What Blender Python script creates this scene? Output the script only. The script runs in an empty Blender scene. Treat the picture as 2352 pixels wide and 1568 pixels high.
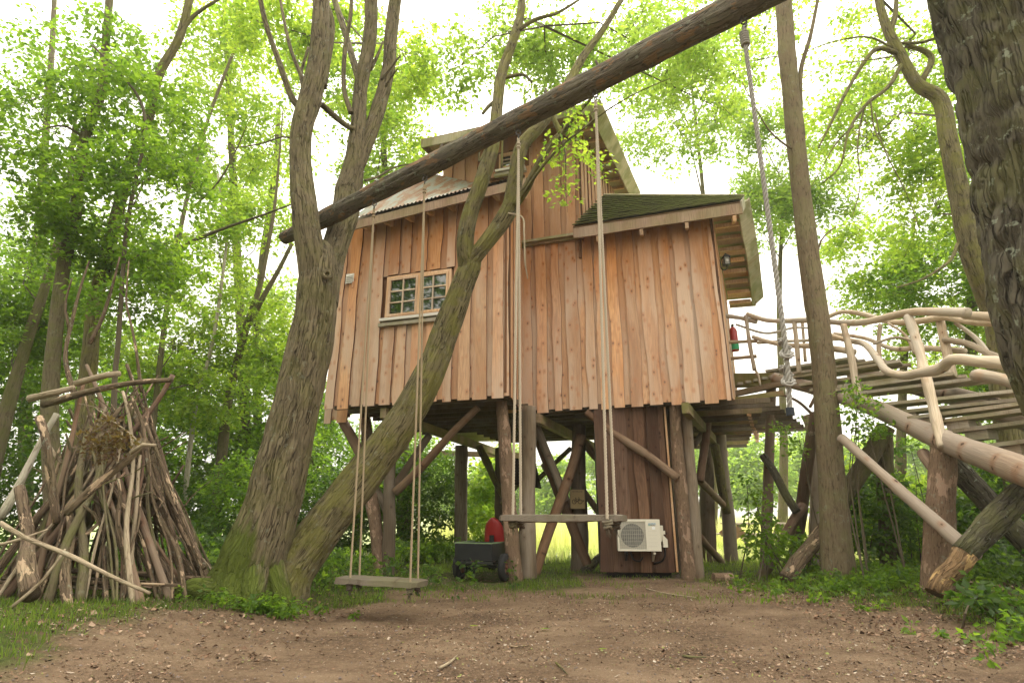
import bpy, math, random
import numpy as np
from mathutils import Vector, Matrix
random.seed(7); rs = np.random.RandomState(7)
SC = bpy.context.scene
COL = SC.collection
R = math.radians
# ---------------------------------------------------------------- camera
CAMH, PITCH, FPX = 0.95, R(17.0), 1306.0      # photo measured on a 2352 x 1568 grid
cd = bpy.data.cameras.new('camera'); cam = bpy.data.objects.new('camera', cd); COL.objects.link(cam)
cam.location = (0, 0, CAMH); cam.rotation_euler = (R(90) + PITCH, 0, 0)
cd.sensor_width = 36; cd.lens = 36 * FPX / 2352; cd.clip_end = 2000; cd.clip_start = .05
SC.camera = cam
# ---------------------------------------------------------------- light
SUN_EL, SUN_AZ = R(60), R(24)               # high soft sun beyond the house, behind thin cloud
wd = bpy.data.worlds.new('World'); SC.world = wd; wd.use_nodes = True
wn = wd.node_tree; bg = wn.nodes['Background']
sky = wn.nodes.new('ShaderNodeTexSky'); sky.sky_type = 'NISHITA'; sky.sun_disc = False
sky.sun_elevation = SUN_EL; sky.sun_rotation = SUN_AZ; sky.dust_density = 4; sky.ozone_density = .6
hs = wn.nodes.new('ShaderNodeHueSaturation'); hs.inputs['Saturation'].default_value = .12
wn.links.new(sky.outputs[0], hs.inputs['Color'])
mixw = wn.nodes.new('ShaderNodeMix'); mixw.data_type = 'RGBA'; mixw.inputs[0].default_value = .75
wn.links.new(hs.outputs[0], mixw.inputs[6]); mixw.inputs[7].default_value = (12.6, 12.0, 10.5, 1)
# overcast luminance: the zenith is about three times as bright as the horizon, the same all round
gt = wn.nodes.new('ShaderNodeTexCoord'); gs = wn.nodes.new('ShaderNodeSeparateXYZ'); wn.links.new(gt.outputs['Generated'], gs.inputs[0])
gr_ = wn.nodes.new('ShaderNodeMapRange'); wn.links.new(gs.outputs[2], gr_.inputs[0]); gr_.inputs[1].default_value = 0; gr_.inputs[2].default_value = 1; gr_.inputs[3].default_value = .5; gr_.inputs[4].default_value = 1.75
gm = wn.nodes.new('ShaderNodeVectorMath'); gm.operation = 'SCALE'; wn.links.new(mixw.outputs[2], gm.inputs[0]); wn.links.new(gr_.outputs[0], gm.inputs['Scale'])
wn.links.new(gm.outputs[0], bg.inputs[0]); bg.inputs[1].default_value = .125
sl = bpy.data.lights.new('sun', 'SUN'); sl.energy = 1.5; sl.angle = R(14); sl.color = (1, .95, .86)
so = bpy.data.objects.new('sun', sl); COL.objects.link(so)
so.rotation_euler = Vector((math.sin(SUN_AZ) * math.cos(SUN_EL), math.cos(SUN_AZ) * math.cos(SUN_EL), math.sin(SUN_EL))).to_track_quat('Z', 'Y').to_euler()
SC.view_settings.view_transform = 'Standard'; SC.view_settings.look = 'None'
SC.view_settings.exposure = .98; SC.view_settings.gamma = 1
cy = SC.cycles; cy.max_bounces = 9; cy.diffuse_bounces = 4; cy.glossy_bounces = 2; cy.transmission_bounces = 6
cy.transparent_max_bounces = 6; cy.volume_bounces = 1; cy.use_denoising = True; cy.caustics_reflective = False; cy.caustics_refractive = False
# ---------------------------------------------------------------- geometry helpers
def ray(x, y):
    u = (x - 1176) / FPX; v = -(y - 784) / FPX
    return Vector((u, math.cos(PITCH) - v * math.sin(PITCH), math.sin(PITCH) + v * math.cos(PITCH)))
EYE = Vector((0, 0, CAMH))
def at(x, y, Y):
    d = ray(x, y); return EYE + d * (Y / d.y)
def onz(x, y, z):
    d = ray(x, y); return EYE + d * ((z - CAMH) / d.z)
def onplane(x, y, p, n):
    d = ray(x, y); return EYE + d * ((p - EYE).dot(n) / d.dot(n))
def sst(a, b, x):
    t = np.clip((x - a) / (b - a), 0, 1); return t * t * (3 - 2 * t)
def vn(p, seed=0):
    p = np.asarray(p, float); i = np.floor(p).astype(np.int64); f = p - i; f = f * f * (3 - 2 * f)
    def h(a, b, c):
        n = (a * 374761393 + b * 668265263 + c * 1274126177 + seed * 974711) & 0xffffffff
        n = ((n ^ (n >> 13)) * 1103515245) & 0xffffffff
        n = ((n ^ (n >> 16)) * 668265263) & 0xffffffff
        return ((n ^ (n >> 15)) & 0xffff) / 65535.0
    x, y, z = i[..., 0], i[..., 1], i[..., 2]; fx, fy, fz = f[..., 0], f[..., 1], f[..., 2]
    def L(a, b, t): return a + (b - a) * t
    return L(L(L(h(x, y, z), h(x + 1, y, z), fx), L(h(x, y + 1, z), h(x + 1, y + 1, z), fx), fy),
             L(L(h(x, y, z + 1), h(x + 1, y, z + 1), fx), L(h(x, y + 1, z + 1), h(x + 1, y + 1, z + 1), fx), fy), fz)
def fbm(p, o=3, seed=0):
    p = np.asarray(p, float); s = 0; a = .5; t = 0
    for k in range(o):
        s = s + a * vn(p * 2 ** k, seed + k); t += a; a *= .5
    return s / t
def gz(x, y):
    x = np.asarray(x, float); y = np.asarray(y, float)
    near = 1 - sst(9, 13, y)
    z = .22 * sst(1.7, 3.8, -x) * near + .2 * sst(3.6, 5.3, x) * (1 - sst(8, 11, y))
    p = np.stack([x * .5, y * .5, x * 0], -1)
    z = z + (fbm(p, 3, 3) - .5) * .07 * sst(1, 4, np.abs(x) + np.abs(y - 5) * .3)
    p2 = np.stack([x * 3, y * 3, x * 0], -1)
    return z + (fbm(p2, 2, 5) - .5) * .03
def g3(x, y): return Vector((x, y, float(gz(x, y))))

class MB:
    """collects geometry, then links it as ONE mesh object"""
    def __init__(s): s.V = []; s.Q = []; s.T = []; s.A = []; s.n = 0
    def add(s, V, Q=None, T=None, A=None):
        V = np.asarray(V, float).reshape(-1, 3)
        if Q is not None and len(Q): s.Q.append(np.asarray(Q, np.int64).reshape(-1, 4) + s.n)
        if T is not None and len(T): s.T.append(np.asarray(T, np.int64).reshape(-1, 3) + s.n)
        s.V.append(V); s.A.append(V if A is None else np.asarray(A, float)); s.n += len(V); return s
    def box(s, c, d, M=None):
        c = np.array(c); h = np.array(d) / 2
        V = np.array([[i, j, k] for i in (-1, 1) for j in (-1, 1) for k in (-1, 1)]) * h
        if M is not None: V = V @ np.array(M).T
        return s.add(V + c, [[0, 1, 3, 2], [4, 6, 7, 5], [0, 4, 5, 1], [2, 3, 7, 6], [0, 2, 6, 4], [1, 5, 7, 3]])
    def bar(s, a, b, w, h, up=(0, 0, 1)):
        a = Vector(a); b = Vector(b); d = (b - a); L = d.length; d.normalize()
        sx = d.cross(Vector(up)).normalized(); u = sx.cross(d)
        M = np.array([[d.x, sx.x, u.x], [d.y, sx.y, u.y], [d.z, sx.z, u.z]])
        return s.box((a + b) / 2, (L, w, h), M)
    def poly(s, pts, th, nrm, A=None):
        """convex polygon sheet with thickness th along -nrm"""
        P = np.array([list(p) for p in pts]); n = len(P); B = P - np.array(nrm) * th
        T = [[0, i, i + 1] for i in range(1, n - 1)] + [[n, n + i + 1, n + i] for i in range(1, n - 1)]
        Q = [[i, n + i, n + (i + 1) % n, (i + 1) % n] for i in range(n)]
        return s.add(np.vstack([P, B]), Q, T, A)
    def tube(s, pts, rad, seg=10, step=None, rough=0, rsc=3, ridge=0, seed=0, cap=True, knob=0, rz=1.35, rf=17.):
        P = np.array([list(p) for p in pts], float); m = len(P)
        r = np.full(m, rad, float) if np.isscalar(rad) else np.array(rad, float)
        L = np.r_[0, np.cumsum(np.linalg.norm(np.diff(P, axis=0), axis=1))]
        if step:
            n = max(2, int(L[-1] / step) + 1); t = np.linspace(0, L[-1], n)
            E = np.vstack([2 * P[0] - P[1], P, 2 * P[-1] - P[-2]])
            k = np.clip(np.searchsorted(L, t, 'right') - 1, 0, m - 2); f = ((t - L[k]) / (L[k + 1] - L[k]))[:, None]
            a, b, c, d = E[k], E[k + 1], E[k + 2], E[k + 3]
            P2 = .5 * (2 * b + (c - a) * f + (2 * a - 5 * b + 4 * c - d) * f ** 2 + (3 * b - a - 3 * c + d) * f ** 3)
            r = np.interp(t, L, r); P = P2; L = t
        n = len(P); T = np.gradient(P, axis=0); T /= np.linalg.norm(T, axis=1)[:, None] + 1e-9
        u = np.cross(T[0], [0, 0, 1.]); 
        if np.linalg.norm(u) < .1: u = np.cross(T[0], [0, 1., 0])
        U = np.zeros((n, 3)); 
        for i in range(n):
            u = u - T[i] * u.dot(T[i]); u /= np.linalg.norm(u); U[i] = u
        W = np.cross(T, U); ph = np.arange(seg) * 2 * np.pi / seg
        C = np.cos(ph)[None, :, None]; S = np.sin(ph)[None, :, None]; rr = np.repeat(r[:, None], seg, 1)
        bk = np.concatenate([C * rr[..., None], S * rr[..., None], np.repeat((L[:, None])[..., None], seg, 1)], -1) + seed * 3.7
        if rough: rr = rr * (1 + rough * (fbm(bk * rsc, 3, seed) - .5) * 2)
        if knob: rr = rr * (1 + knob * np.clip(vn(bk * np.array([5, 5, 3.]), seed + 9) - .72, 0, 1) * 3)
        if ridge:
            q = bk * np.array([rf, rf, rz]); q = q + (vn(bk * np.array([4, 4, 1.5]), seed + 4)[..., None] - .5) * np.array([1.1, 1.1, .3])
            h = 1 - np.abs(2 * vn(q, seed + 2) - 1) ** .8; h2 = 1 - np.abs(2 * vn(q * 2.2, seed + 6) - 1)
            rr = rr + ridge * (.7 - h ** 2 * 1.1 - h2 ** 2 * .4 + .5 * (fbm(bk * 2.5, 2, seed + 8) - .5))
        V = P[:, None, :] + (U[:, None, :] * C + W[:, None, :] * S) * rr[..., None]
        i = np.arange(n - 1)[:, None] * seg; j = np.arange(seg)[None]; j2 = (j + 1) % seg
        Q = np.stack([i + j, i + j2, i + seg + j2, i + seg + j], -1).reshape(-1, 4)
        V = V.reshape(-1, 3); A = bk.reshape(-1, 3); Tt = None
        if cap:
            V = np.vstack([V, P[0], P[-1]]); A = np.vstack([A, A[0] * 0, A[-1] * 0]); c0 = n * seg
            jj = np.arange(seg); e = (n - 1) * seg
            Tt = np.vstack([np.stack([np.full(seg, c0), (jj + 1) % seg, jj], -1), np.stack([np.full(seg, c0 + 1), e + jj, e + (jj + 1) % seg], -1)])
        return s.add(V, Q, Tt, A)
    def ring(s, c, ax, R_, r, seg=20, ts=8, a0=0, a1=2 * math.pi):
        ax = Vector(ax).normalized(); u = ax.orthogonal().normalized(); w = ax.cross(u); c = Vector(c)
        full = abs(a1 - a0 - 2 * math.pi) < 1e-4
        pts = [c + (u * math.cos(a) + w * math.sin(a)) * R_ for a in np.linspace(a0, a1, seg + 1)]
        return s.tube(pts, r, ts, cap=not full)
    def disc(s, c, ax, prof, seg=20):
        """lathe: prof = [(radius, offset along ax)]"""
        ax = Vector(ax).normalized(); u = ax.orthogonal().normalized(); w = ax.cross(u); c = Vector(c)
        V = []
        for r_, o in prof:
            for k in range(seg):
                a = 2 * math.pi * k / seg; V.append(c + ax * o + (u * math.cos(a) + w * math.sin(a)) * r_)
        n = len(prof); Q = [[i * seg + k, i * seg + (k + 1) % seg, (i + 1) * seg + (k + 1) % seg, (i + 1) * seg + k] for i in range(n - 1) for k in range(seg)]
        return s.add([list(v) for v in V], Q)
    def build(s, name, mat, parent=None, smooth=False, loc=None, local=False):
        V = np.vstack(s.V); A = np.vstack(s.A); Q = np.vstack(s.Q) if s.Q else np.zeros((0, 4), int); T = np.vstack(s.T) if s.T else np.zeros((0, 3), int)
        me = bpy.data.meshes.new(name); me.vertices.add(len(V))
        if loc is not None: V = V - np.array(loc)
        me.vertices.foreach_set('co', V.ravel()); nl = Q.size + T.size; me.loops.add(nl); me.polygons.add(len(Q) + len(T))
        me.loops.foreach_set('vertex_index', np.r_[Q.ravel(), T.ravel()].astype(np.int32))
        ls = np.r_[np.arange(len(Q)) * 4, Q.size + np.arange(len(T)) * 3].astype(np.int32)
        me.polygons.foreach_set('loop_start', ls)
        me.polygons.foreach_set('use_smooth', np.full(len(Q) + len(T), smooth))
        at_ = me.attributes.new('bk', 'FLOAT_VECTOR', 'POINT'); at_.data.foreach_set('vector', A.ravel())
        me.update(calc_edges=True); me.validate()
        if mat: me.materials.append(mat)
        o = bpy.data.objects.new(name, me); COL.objects.link(o)
        if loc is not None: o.location = loc
        if parent is not None:
            o.parent = parent
            if not local: o.matrix_parent_inverse = parent_inv(parent)
        return o
def parent_inv(p):
    M = Matrix.Identity(4); q = p; chain = []
    while q is not None: chain.append(q); q = q.parent
    W = Matrix.Identity(4)
    for q in reversed(chain): W = W @ q.matrix_parent_inverse @ q.matrix_basis
    return W.inverted()
def tag(o, label=None, cat=None, group=None, kind=None):
    if label: o['label'] = label
    if cat: o['category'] = cat
    if group: o['group'] = group
    if kind: o['kind'] = kind
    return o
def thing(name, label, cat, loc=(0, 0, 0), group=None):
    o = bpy.data.objects.new(name, None); COL.objects.link(o); o.location = loc; o.empty_display_size = .2
    return tag(o, label, cat, group)
# ---------------------------------------------------------------- materials
def mat(name, rough=.8, col=(.5, .5, .5), metal=0, spec=.3):
    m = bpy.data.materials.new(name); m.use_nodes = True; b = m.node_tree.nodes['Principled BSDF']
    b.inputs['Roughness'].default_value = rough; b.inputs['Base Color'].default_value = (*col, 1)
    b.inputs['Metallic'].default_value = metal; b.inputs['Specular IOR Level'].default_value = spec
    return m, m.node_tree, b
def nd(nt, t, ins=None, **kw):
    n = nt.nodes.new('ShaderNode' + t)
    for k, v in kw.items(): setattr(n, k, v)
    for k, v in (ins or {}).items():
        if isinstance(v, bpy.types.NodeSocket): nt.links.new(v, n.inputs[k])
        elif isinstance(v, bpy.types.Node): nt.links.new(v.outputs[0], n.inputs[k])
        else: n.inputs[k].default_value = v
    return n
def vm(nt, op, a, b): return nd(nt, 'VectorMath', {0: a, 1: b}, operation=op)
def ma(nt, op, a, b=0, c=0): return nd(nt, 'Math', {0: a, 1: b, 2: c}, operation=op)
def noise(nt, v, sc, det=3, ro=.5, dist=0): return nd(nt, 'TexNoise', {'Vector': v, 'Scale': sc, 'Detail': det, 'Roughness': ro, 'Distortion': dist})
def ramp(nt, f, st, interp='LINEAR'):
    n = nd(nt, 'ValToRGB', {0: f}); n.color_ramp.interpolation = interp; e = n.color_ramp.elements
    while len(e) < len(st): e.new(.5)
    for k, (p, c) in enumerate(st):
        e[k].position = p; e[k].color = (*c, 1) if len(c) == 3 else c
    return n
def mix(nt, f, a, b, bl='MIX'):
    n = nt.nodes.new('ShaderNodeMix'); n.data_type = 'RGBA'; n.blend_type = bl
    for k, v in ((0, f), (6, a), (7, b)):
        if isinstance(v, bpy.types.Node): nt.links.new(v.outputs[2] if v.bl_idname == 'ShaderNodeMix' else v.outputs[0], n.inputs[k])
        elif isinstance(v, bpy.types.NodeSocket): nt.links.new(v, n.inputs[k])
        elif isinstance(v, (int, float)): n.inputs[k].default_value = v if k == 0 else (v, v, v, 1)
        else: n.inputs[k].default_value = (*v, 1)
    return n
def mo(n): return n.outputs[2] if n.bl_idname == 'ShaderNodeMix' else n.outputs[0]
def bump(nt, b, h, s=.5, d=.02):
    n = nd(nt, 'Bump', {'Height': h, 'Strength': s, 'Distance': d}); nt.links.new(n.outputs[0], b.inputs['Normal'])
def smooth01(nt, f, a, b_):
    n = nd(nt, 'MapRange', {0: f, 1: a, 2: b_}); n.interpolation_type = 'SMOOTHSTEP'; return n

def wood(name, pale, warm, dark, knots=1.0, grey=0, greyc=(.34, .31, .27), along=(1, 1, .07), green=0, attr=False, rough=.8, edge=False):
    m, nt, b = mat(name, rough)
    oi = nd(nt, 'ObjectInfo'); tc = nd(nt, 'TexCoord')
    src = nd(nt, 'Attribute', attribute_name='bk').outputs['Vector'] if attr else tc.outputs['Object']
    rv = nd(nt, 'CombineXYZ', {0: ma(nt, 'MULTIPLY', oi.outputs['Random'], 37.), 1: ma(nt, 'MULTIPLY', oi.outputs['Random'], 91.), 2: ma(nt, 'MULTIPLY', oi.outputs['Random'], 53.)})
    p = vm(nt, 'ADD', src, rv)
    pg = vm(nt, 'MULTIPLY', p, along)
    n1 = noise(nt, pg, 7, 3, .5, 1.2)
    bands = ma(nt, 'SINE', ma(nt, 'MULTIPLY', n1, 60.))
    n2 = noise(nt, vm(nt, 'MULTIPLY', p, (1, 1, .025)), 90, 2, .6)
    big = noise(nt, vm(nt, 'MULTIPLY', p, (1, 1, .3)), 2.2, 3)
    c = ramp(nt, big, [(.33, warm), (.62, pale)])
    bf = ma(nt, 'MULTIPLY', ma(nt, 'ADD', bands, 1.), .5)
    c = mix(nt, ma(nt, 'MULTIPLY', bf, .46), c, mix(nt, .55, warm, dark))
    c = mix(nt, ma(nt, 'MULTIPLY', smooth01(nt, n2, .5, .72), .4), c, dark)
    # per plank tone
    tone = nd(nt, 'HueSaturation', {'Color': mo(c), 'Value': ma(nt, 'ADD', .70, ma(nt, 'MULTIPLY', oi.outputs['Random'], .50)),
              'Saturation': ma(nt, 'ADD', .82, ma(nt, 'MULTIPLY', ma(nt, 'FRACT', ma(nt, 'MULTIPLY', oi.outputs['Random'], 17.)), .22))})
    c = tone
    if grey:
        gf = ma(nt, 'MULTIPLY', smooth01(nt, ma(nt, 'ADD', noise(nt, vm(nt, 'MULTIPLY', p, (1, 1, .2)), 3.1, 4), ma(nt, 'MULTIPLY', ma(nt, 'FRACT', ma(nt, 'MULTIPLY', oi.outputs['Random'], 29.)), .3)), .55, .85), grey)
        c = mix(nt, gf, c, greyc)
    if green:
        c = mix(nt, ma(nt, 'MULTIPLY', smooth01(nt, noise(nt, p, 2.3, 4), .42, .6), green), c, (.15, .17, .03))
    hgt = ma(nt, 'ADD', ma(nt, 'MULTIPLY', n2, .6), ma(nt, 'MULTIPLY', bf, .25))
    if knots:
        vo = nd(nt, 'TexVoronoi', {'Vector': vm(nt, 'MULTIPLY', p, (1, .0, .62)), 'Scale': 9.0, 'Randomness': 1.})
        wob = ma(nt, 'ADD', vo.outputs['Distance'], ma(nt, 'MULTIPLY', noise(nt, p, 30, 2), .14))
        sel = ma(nt, 'GREATER_THAN', nd(nt, 'SeparateColor', {0: vo.outputs['Color']}).outputs[0], .38)
        k = ma(nt, 'MULTIPLY', ma(nt, 'SUBTRACT', 1., smooth01(nt, wob, .17, .23)), sel)
        halo = ma(nt, 'MULTIPLY', ma(nt, 'SUBTRACT', 1., smooth01(nt, wob, .2, .5)), sel)
        c = mix(nt, ma(nt, 'MULTIPLY', halo, .5 * knots), c, (warm[0] * .8, warm[1] * .62, warm[2] * .5))
        c = mix(nt, ma(nt, 'MULTIPLY', k, .8 * knots), c, (dark[0] * .45, dark[1] * .4, dark[2] * .4))
    if edge:     # dark brown plank edges paint the shadow lines between boards
        e_ = nd(nt, 'SeparateXYZ', {0: nd(nt, 'Attribute', attribute_name='bk').outputs['Vector']}).outputs[0]
        zw = nd(nt, 'SeparateXYZ', {0: nd(nt, 'NewGeometry').outputs['Position']}).outputs[2]     # lower boards rain-bleached; sheltered tops warmer, with eave shade painted in
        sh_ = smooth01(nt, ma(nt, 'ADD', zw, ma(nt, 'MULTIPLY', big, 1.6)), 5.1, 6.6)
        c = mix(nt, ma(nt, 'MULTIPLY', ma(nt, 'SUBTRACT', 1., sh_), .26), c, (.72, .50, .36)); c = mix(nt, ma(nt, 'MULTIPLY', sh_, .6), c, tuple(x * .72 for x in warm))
        c = mix(nt, ma(nt, 'MULTIPLY', smooth01(nt, e_, .0, .35), .9), c, (.075, .03, .013))
    nt.links.new(mo(c), b.inputs['Base Color']); bump(nt, b, hgt, .7, .006)
    return m
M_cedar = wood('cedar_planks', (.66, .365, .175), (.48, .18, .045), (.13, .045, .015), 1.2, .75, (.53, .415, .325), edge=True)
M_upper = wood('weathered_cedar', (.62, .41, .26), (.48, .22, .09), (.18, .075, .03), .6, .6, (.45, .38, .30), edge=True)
M_tower = wood('dark_larch', (.145, .075, .04), (.085, .036, .018), (.028, .014, .008), .8, .2, (.15, .10, .07))
M_frame = wood('window_wood', (.66, .44, .27), (.55, .29, .12), (.3, .14, .06), 0, 0)
M_munt = wood('pale_glazing_bar', (.66, .53, .40), (.56, .40, .27), (.3, .18, .1), 0, 0)
M_beam = wood('sawn_beam', (.36, .25, .13), (.26, .16, .07), (.10, .06, .03), .3, .3, (.25, .21, .15), along=(.1, .1, 1), green=.6)
M_floorb = wood('floor_boards', (.40, .36, .14), (.30, .26, .09), (.12, .10, .04), .2, .2, attr=False)
M_joist = wood('dark_joist', (.12, .085, .045), (.08, .05, .025), (.03, .02, .012), .2, .2)
M_fascia = wood('fascia_board', (.42, .28, .18), (.30, .17, .095), (.12, .065, .04), .3, .5, (.30, .24, .18), green=.25)
M_barge = wood('weathered_barge_board', (.60, .52, .38), (.48, .38, .24), (.24, .17, .09), .2, .5, (.45, .43, .36), green=.55)
M_peeled = wood('peeled_branch', (.58, .47, .34), (.43, .31, .19), (.14, .095, .055), .9, .7, (.42, .38, .33), attr=True)
M_post = wood('round_post', (.21, .16, .105), (.13, .085, .05), (.04, .027, .017), .5, .5, (.36, .30, .24), attr=True)
M_redpole = wood('peeled_larch_pole', (.24, .155, .095), (.17, .085, .042), (.05, .028, .018), .8, .5, (.22, .17, .12), attr=True)
M_stringer = wood('peeled_stringer_log', (.42, .30, .205), (.31, .195, .12), (.11, .065, .04), 1.1, .7, (.33, .28, .23), attr=True)
M_step = wood('weathered_tread', (.42, .36, .28), (.32, .24, .16), (.12, .09, .06), .3, .7, (.42, .38, .32), along=(.1, 1, 1), green=.3)
M_seat = wood('swing_seat_wood', (.145, .11, .075), (.10, .07, .045), (.035, .025, .018), .4, .6, (.15, .13, .10), along=(.1, 1, 1), green=.2)

def bark(name, hi, lo, moss=0, mossc=(.12, .14, .02), lich=0, sc=1, flake=None, bs=.8, basemoss=0):
    m, nt, b = mat(name, .95, spec=.15)
    a = nd(nt, 'Attribute', attribute_name='bk').outputs['Vector']
    q = vm(nt, 'MULTIPLY', a, (14 * sc, 14 * sc, 1.35 * sc))
    wq = nd(nt, 'VectorMath', {0: q, 1: nd(nt, 'VectorMath', {0: noise(nt, a, 5, 2).outputs['Color'], 1: (1.3, 1.3, .5)}, operation='MULTIPLY')}, operation='ADD')
    wv_ = noise(nt, wq, .75, 2, .5); rd_ = ma(nt, 'ABSOLUTE', ma(nt, 'SUBTRACT', wv_, .5)); wv2 = noise(nt, wq, 1.5, 3, .6); rd2 = ma(nt, 'ABSOLUTE', ma(nt, 'SUBTRACT', wv2, .5))
    n1 = noise(nt, q, 3.0, 4, .6); n2 = noise(nt, a, 3, 4)
    h = ma(nt, 'ADD', ma(nt, 'ADD', ma(nt, 'MULTIPLY', smooth01(nt, rd_, 0, .045), .40), ma(nt, 'MULTIPLY', smooth01(nt, rd2, 0, .06), .27)), ma(nt, 'MULTIPLY', n1, .5))
    c = ramp(nt, h, [(.28, lo), (.62, tuple(.6 * x + .4 * y for x, y in zip(hi, lo))), (.95, hi)])
    c = mix(nt, ma(nt, 'MULTIPLY', smooth01(nt, n2, .35, .7), .35), c, tuple(x * .55 for x in hi))
    if flake: c = mix(nt, smooth01(nt, noise(nt, vm(nt, 'MULTIPLY', a, (6, 6, 2.5)), 1.6, 4, .6), .57, .60), c, flake)
    if lich: c = mix(nt, ma(nt, 'MULTIPLY', smooth01(nt, noise(nt, a, 13, 3, .7), .60, .68), lich), c, (.30, .33, .25))
    if moss: c = mix(nt, ma(nt, 'MULTIPLY', smooth01(nt, noise(nt, a, 3.5, 5, .65), .42, .62), moss), c, mossc)
    if basemoss:
        pz = nd(nt, 'SeparateXYZ', {0: nd(nt, 'NewGeometry').outputs['Position']})
        f = ma(nt, 'SUBTRACT', ma(nt, 'ADD', .75, ma(nt, 'MULTIPLY', noise(nt, a, 3, 4), .9)), pz.outputs[2])
        nz = nd(nt, 'SeparateXYZ', {0: nd(nt, 'NewGeometry').outputs['Normal']})
        f = ma(nt, 'SUBTRACT', f, ma(nt, 'MULTIPLY', nz.outputs[0], .35))
        c = mix(nt, ma(nt, 'MULTIPLY', smooth01(nt, f, .35, .7), basemoss), c, (.085, .115, .015))
    nt.links.new(mo(c), b.inputs['Base Color']); bump(nt, b, h, bs, .025)
    return m
M_oak = bark('furrowed_bark', (.21, .17, .105), (.020, .015, .009), .3, (.17, .17, .045), .35, sc=1.7, bs=1.0, basemoss=.9)
M_mossy = bark('mossy_bark', (.20, .17, .09), (.026, .020, .010), .6, (.20, .195, .045), .35, sc=1.7, bs=1.0)
M_dark = bark('dark_bark', (.13, .115, .085), (.012, .010, .008), .5, (.15, .15, .055), .8, sc=1.5, bs=1)
M_smooth = bark('smooth_bark', (.21, .16, .10), (.08, .057, .035), .25, (.22, .23, .09), .3, sc=1.8, bs=.4)
M_log = bark('log_bark', (.19, .16, .125), (.035, .028, .022), .2, (.16, .17, .09), .6, sc=2.2, bs=1, flake=(.26, .16, .095))
M_bgbark = bark('woodland_bark', (.17, .14, .085), (.07, .055, .032), .5, (.13, .14, .04), .2, sc=2.2, bs=.5)
M_birch = bark('birch_bark', (.52, .47, .38), (.22, .18, .13), .2, (.2, .22, .08), .3, sc=2, bs=.3)
M_stick = bark('dead_stick_bark', (.17, .12, .08), (.045, .03, .02), .15, (.15, .15, .05), .4, sc=1.6, flake=(.46, .33, .22))
M_barkpost = bark('spruce_bark_post', (.25, .165, .11), (.07, .042, .028), .1, (.15, .13, .05), .3, sc=4, flake=(.36, .24, .17), bs=.6)
M_palebranch = bark('pale_dead_branch', (.40, .32, .225), (.16, .115, .07), .1, (.25, .25, .1), .3, sc=1.5, bs=.4)
M_torn = bark('torn_log_bark', (.30, .19, .10), (.06, .035, .02), 0, (.1, .1, .1), .2, sc=2.2, flake=(.55, .36, .16), bs=1)
M_twig = mat('twig_bark', .9, (.10, .08, .05))[0]

def leafmat(name, c1, c2, tr=1.0, rough=.45):
    m, nt, b = mat(name, rough, spec=.35); a = nd(nt, 'Attribute', attribute_name='bk').outputs['Vector']
    f = nd(nt, 'SeparateXYZ', {0: a}).outputs[0]
    c = mix(nt, f, c1, c2)
    nt.links.new(mo(c), b.inputs['Base Color'])
    t = nd(nt, 'BsdfTranslucent', {'Color': mo(mix(nt, f, tuple(min(1, x * s * tr) for x, s in zip(c1, (2.6, 2.5, 1.5))), tuple(min(1, x * s * tr) for x, s in zip(c2, (2.6, 2.4, 1.4)))))})
    mx = nd(nt, 'MixShader', {0: .5, 1: b.outputs[0], 2: t.outputs[0]})
    nt.links.new(mx.outputs[0], nt.nodes['Material Output'].inputs[0])
    return m
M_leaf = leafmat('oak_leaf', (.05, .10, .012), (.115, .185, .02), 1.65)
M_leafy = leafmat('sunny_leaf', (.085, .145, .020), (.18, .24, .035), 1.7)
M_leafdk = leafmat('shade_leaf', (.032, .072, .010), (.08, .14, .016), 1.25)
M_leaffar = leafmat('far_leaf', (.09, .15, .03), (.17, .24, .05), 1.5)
M_grass = leafmat('grass_blade', (.06, .11, .015), (.17, .24, .04), .9, .6)
M_hay = leafmat('tall_pale_grass', (.42, .46, .20), (.62, .62, .36), .9, .7)
M_meadow = leafmat('meadow_grass', (.24, .31, .11), (.46, .50, .24), 1.1, .7)
# ---------------------------------------------------------------- ground
def dirtmask(x, y):
    n = (fbm(np.stack([x * 1.3, y * 1.3, x * 0], -1), 4, 21) - .5) * 1.5
    n2 = (fbm(np.stack([x * 5, y * 5, x * 0], -1), 3, 22) - .5) * .5
    left = -1.5 - 1.45 * sst(7.4, 5.6, y)
    right = 4.0 - 1.0 * sst(7.0, 9.3, y)
    e = np.minimum(x - left, right - x + .0)
    far = np.where(x > 1.0, 10.9, 8.35) - y + np.where(x > 1.0, sst(2.2, 3.2, x) * 1.0, 0)
    far = np.where((x > 1.0) & (x < 3.1), 10.4 - y, np.where(x >= 3.1, 10.6 - .6 * (x - 3.1) - y, 8.35 - y))
    return sst(-.25, .3, np.minimum(e, far) + n * .55 + n2)
xs = np.concatenate([np.linspace(-400, -14, 24), np.linspace(-13, 13, 330), np.linspace(14, 400, 24)])
ys = np.concatenate([np.linspace(-60, -1, 10), np.linspace(0, 13, 250), np.linspace(13.3, 60, 60), np.linspace(64, 700, 24)])
X, Y = np.meshgrid(xs, ys, indexing='ij'); Z = gz(X, Y)
near = sst(30, 14, np.hypot(X, Y)); Z = Z * near + (1 - near) * 0
dm = dirtmask(X, Y); Z += (fbm(np.stack([X * 14, Y * 14, X * 0], -1), 2, 31) - .5) * .022 * near
mb = MB(); a, b_ = X.shape; idx = np.arange(a * b_).reshape(a, b_)
Q = np.stack([idx[:-1, :-1], idx[1:, :-1], idx[1:, 1:], idx[:-1, 1:]], -1).reshape(-1, 4)
mb.add(np.stack([X, Y, Z], -1).reshape(-1, 3), Q, None, np.stack([dm, X * 0, X * 0], -1).reshape(-1, 3))
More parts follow.
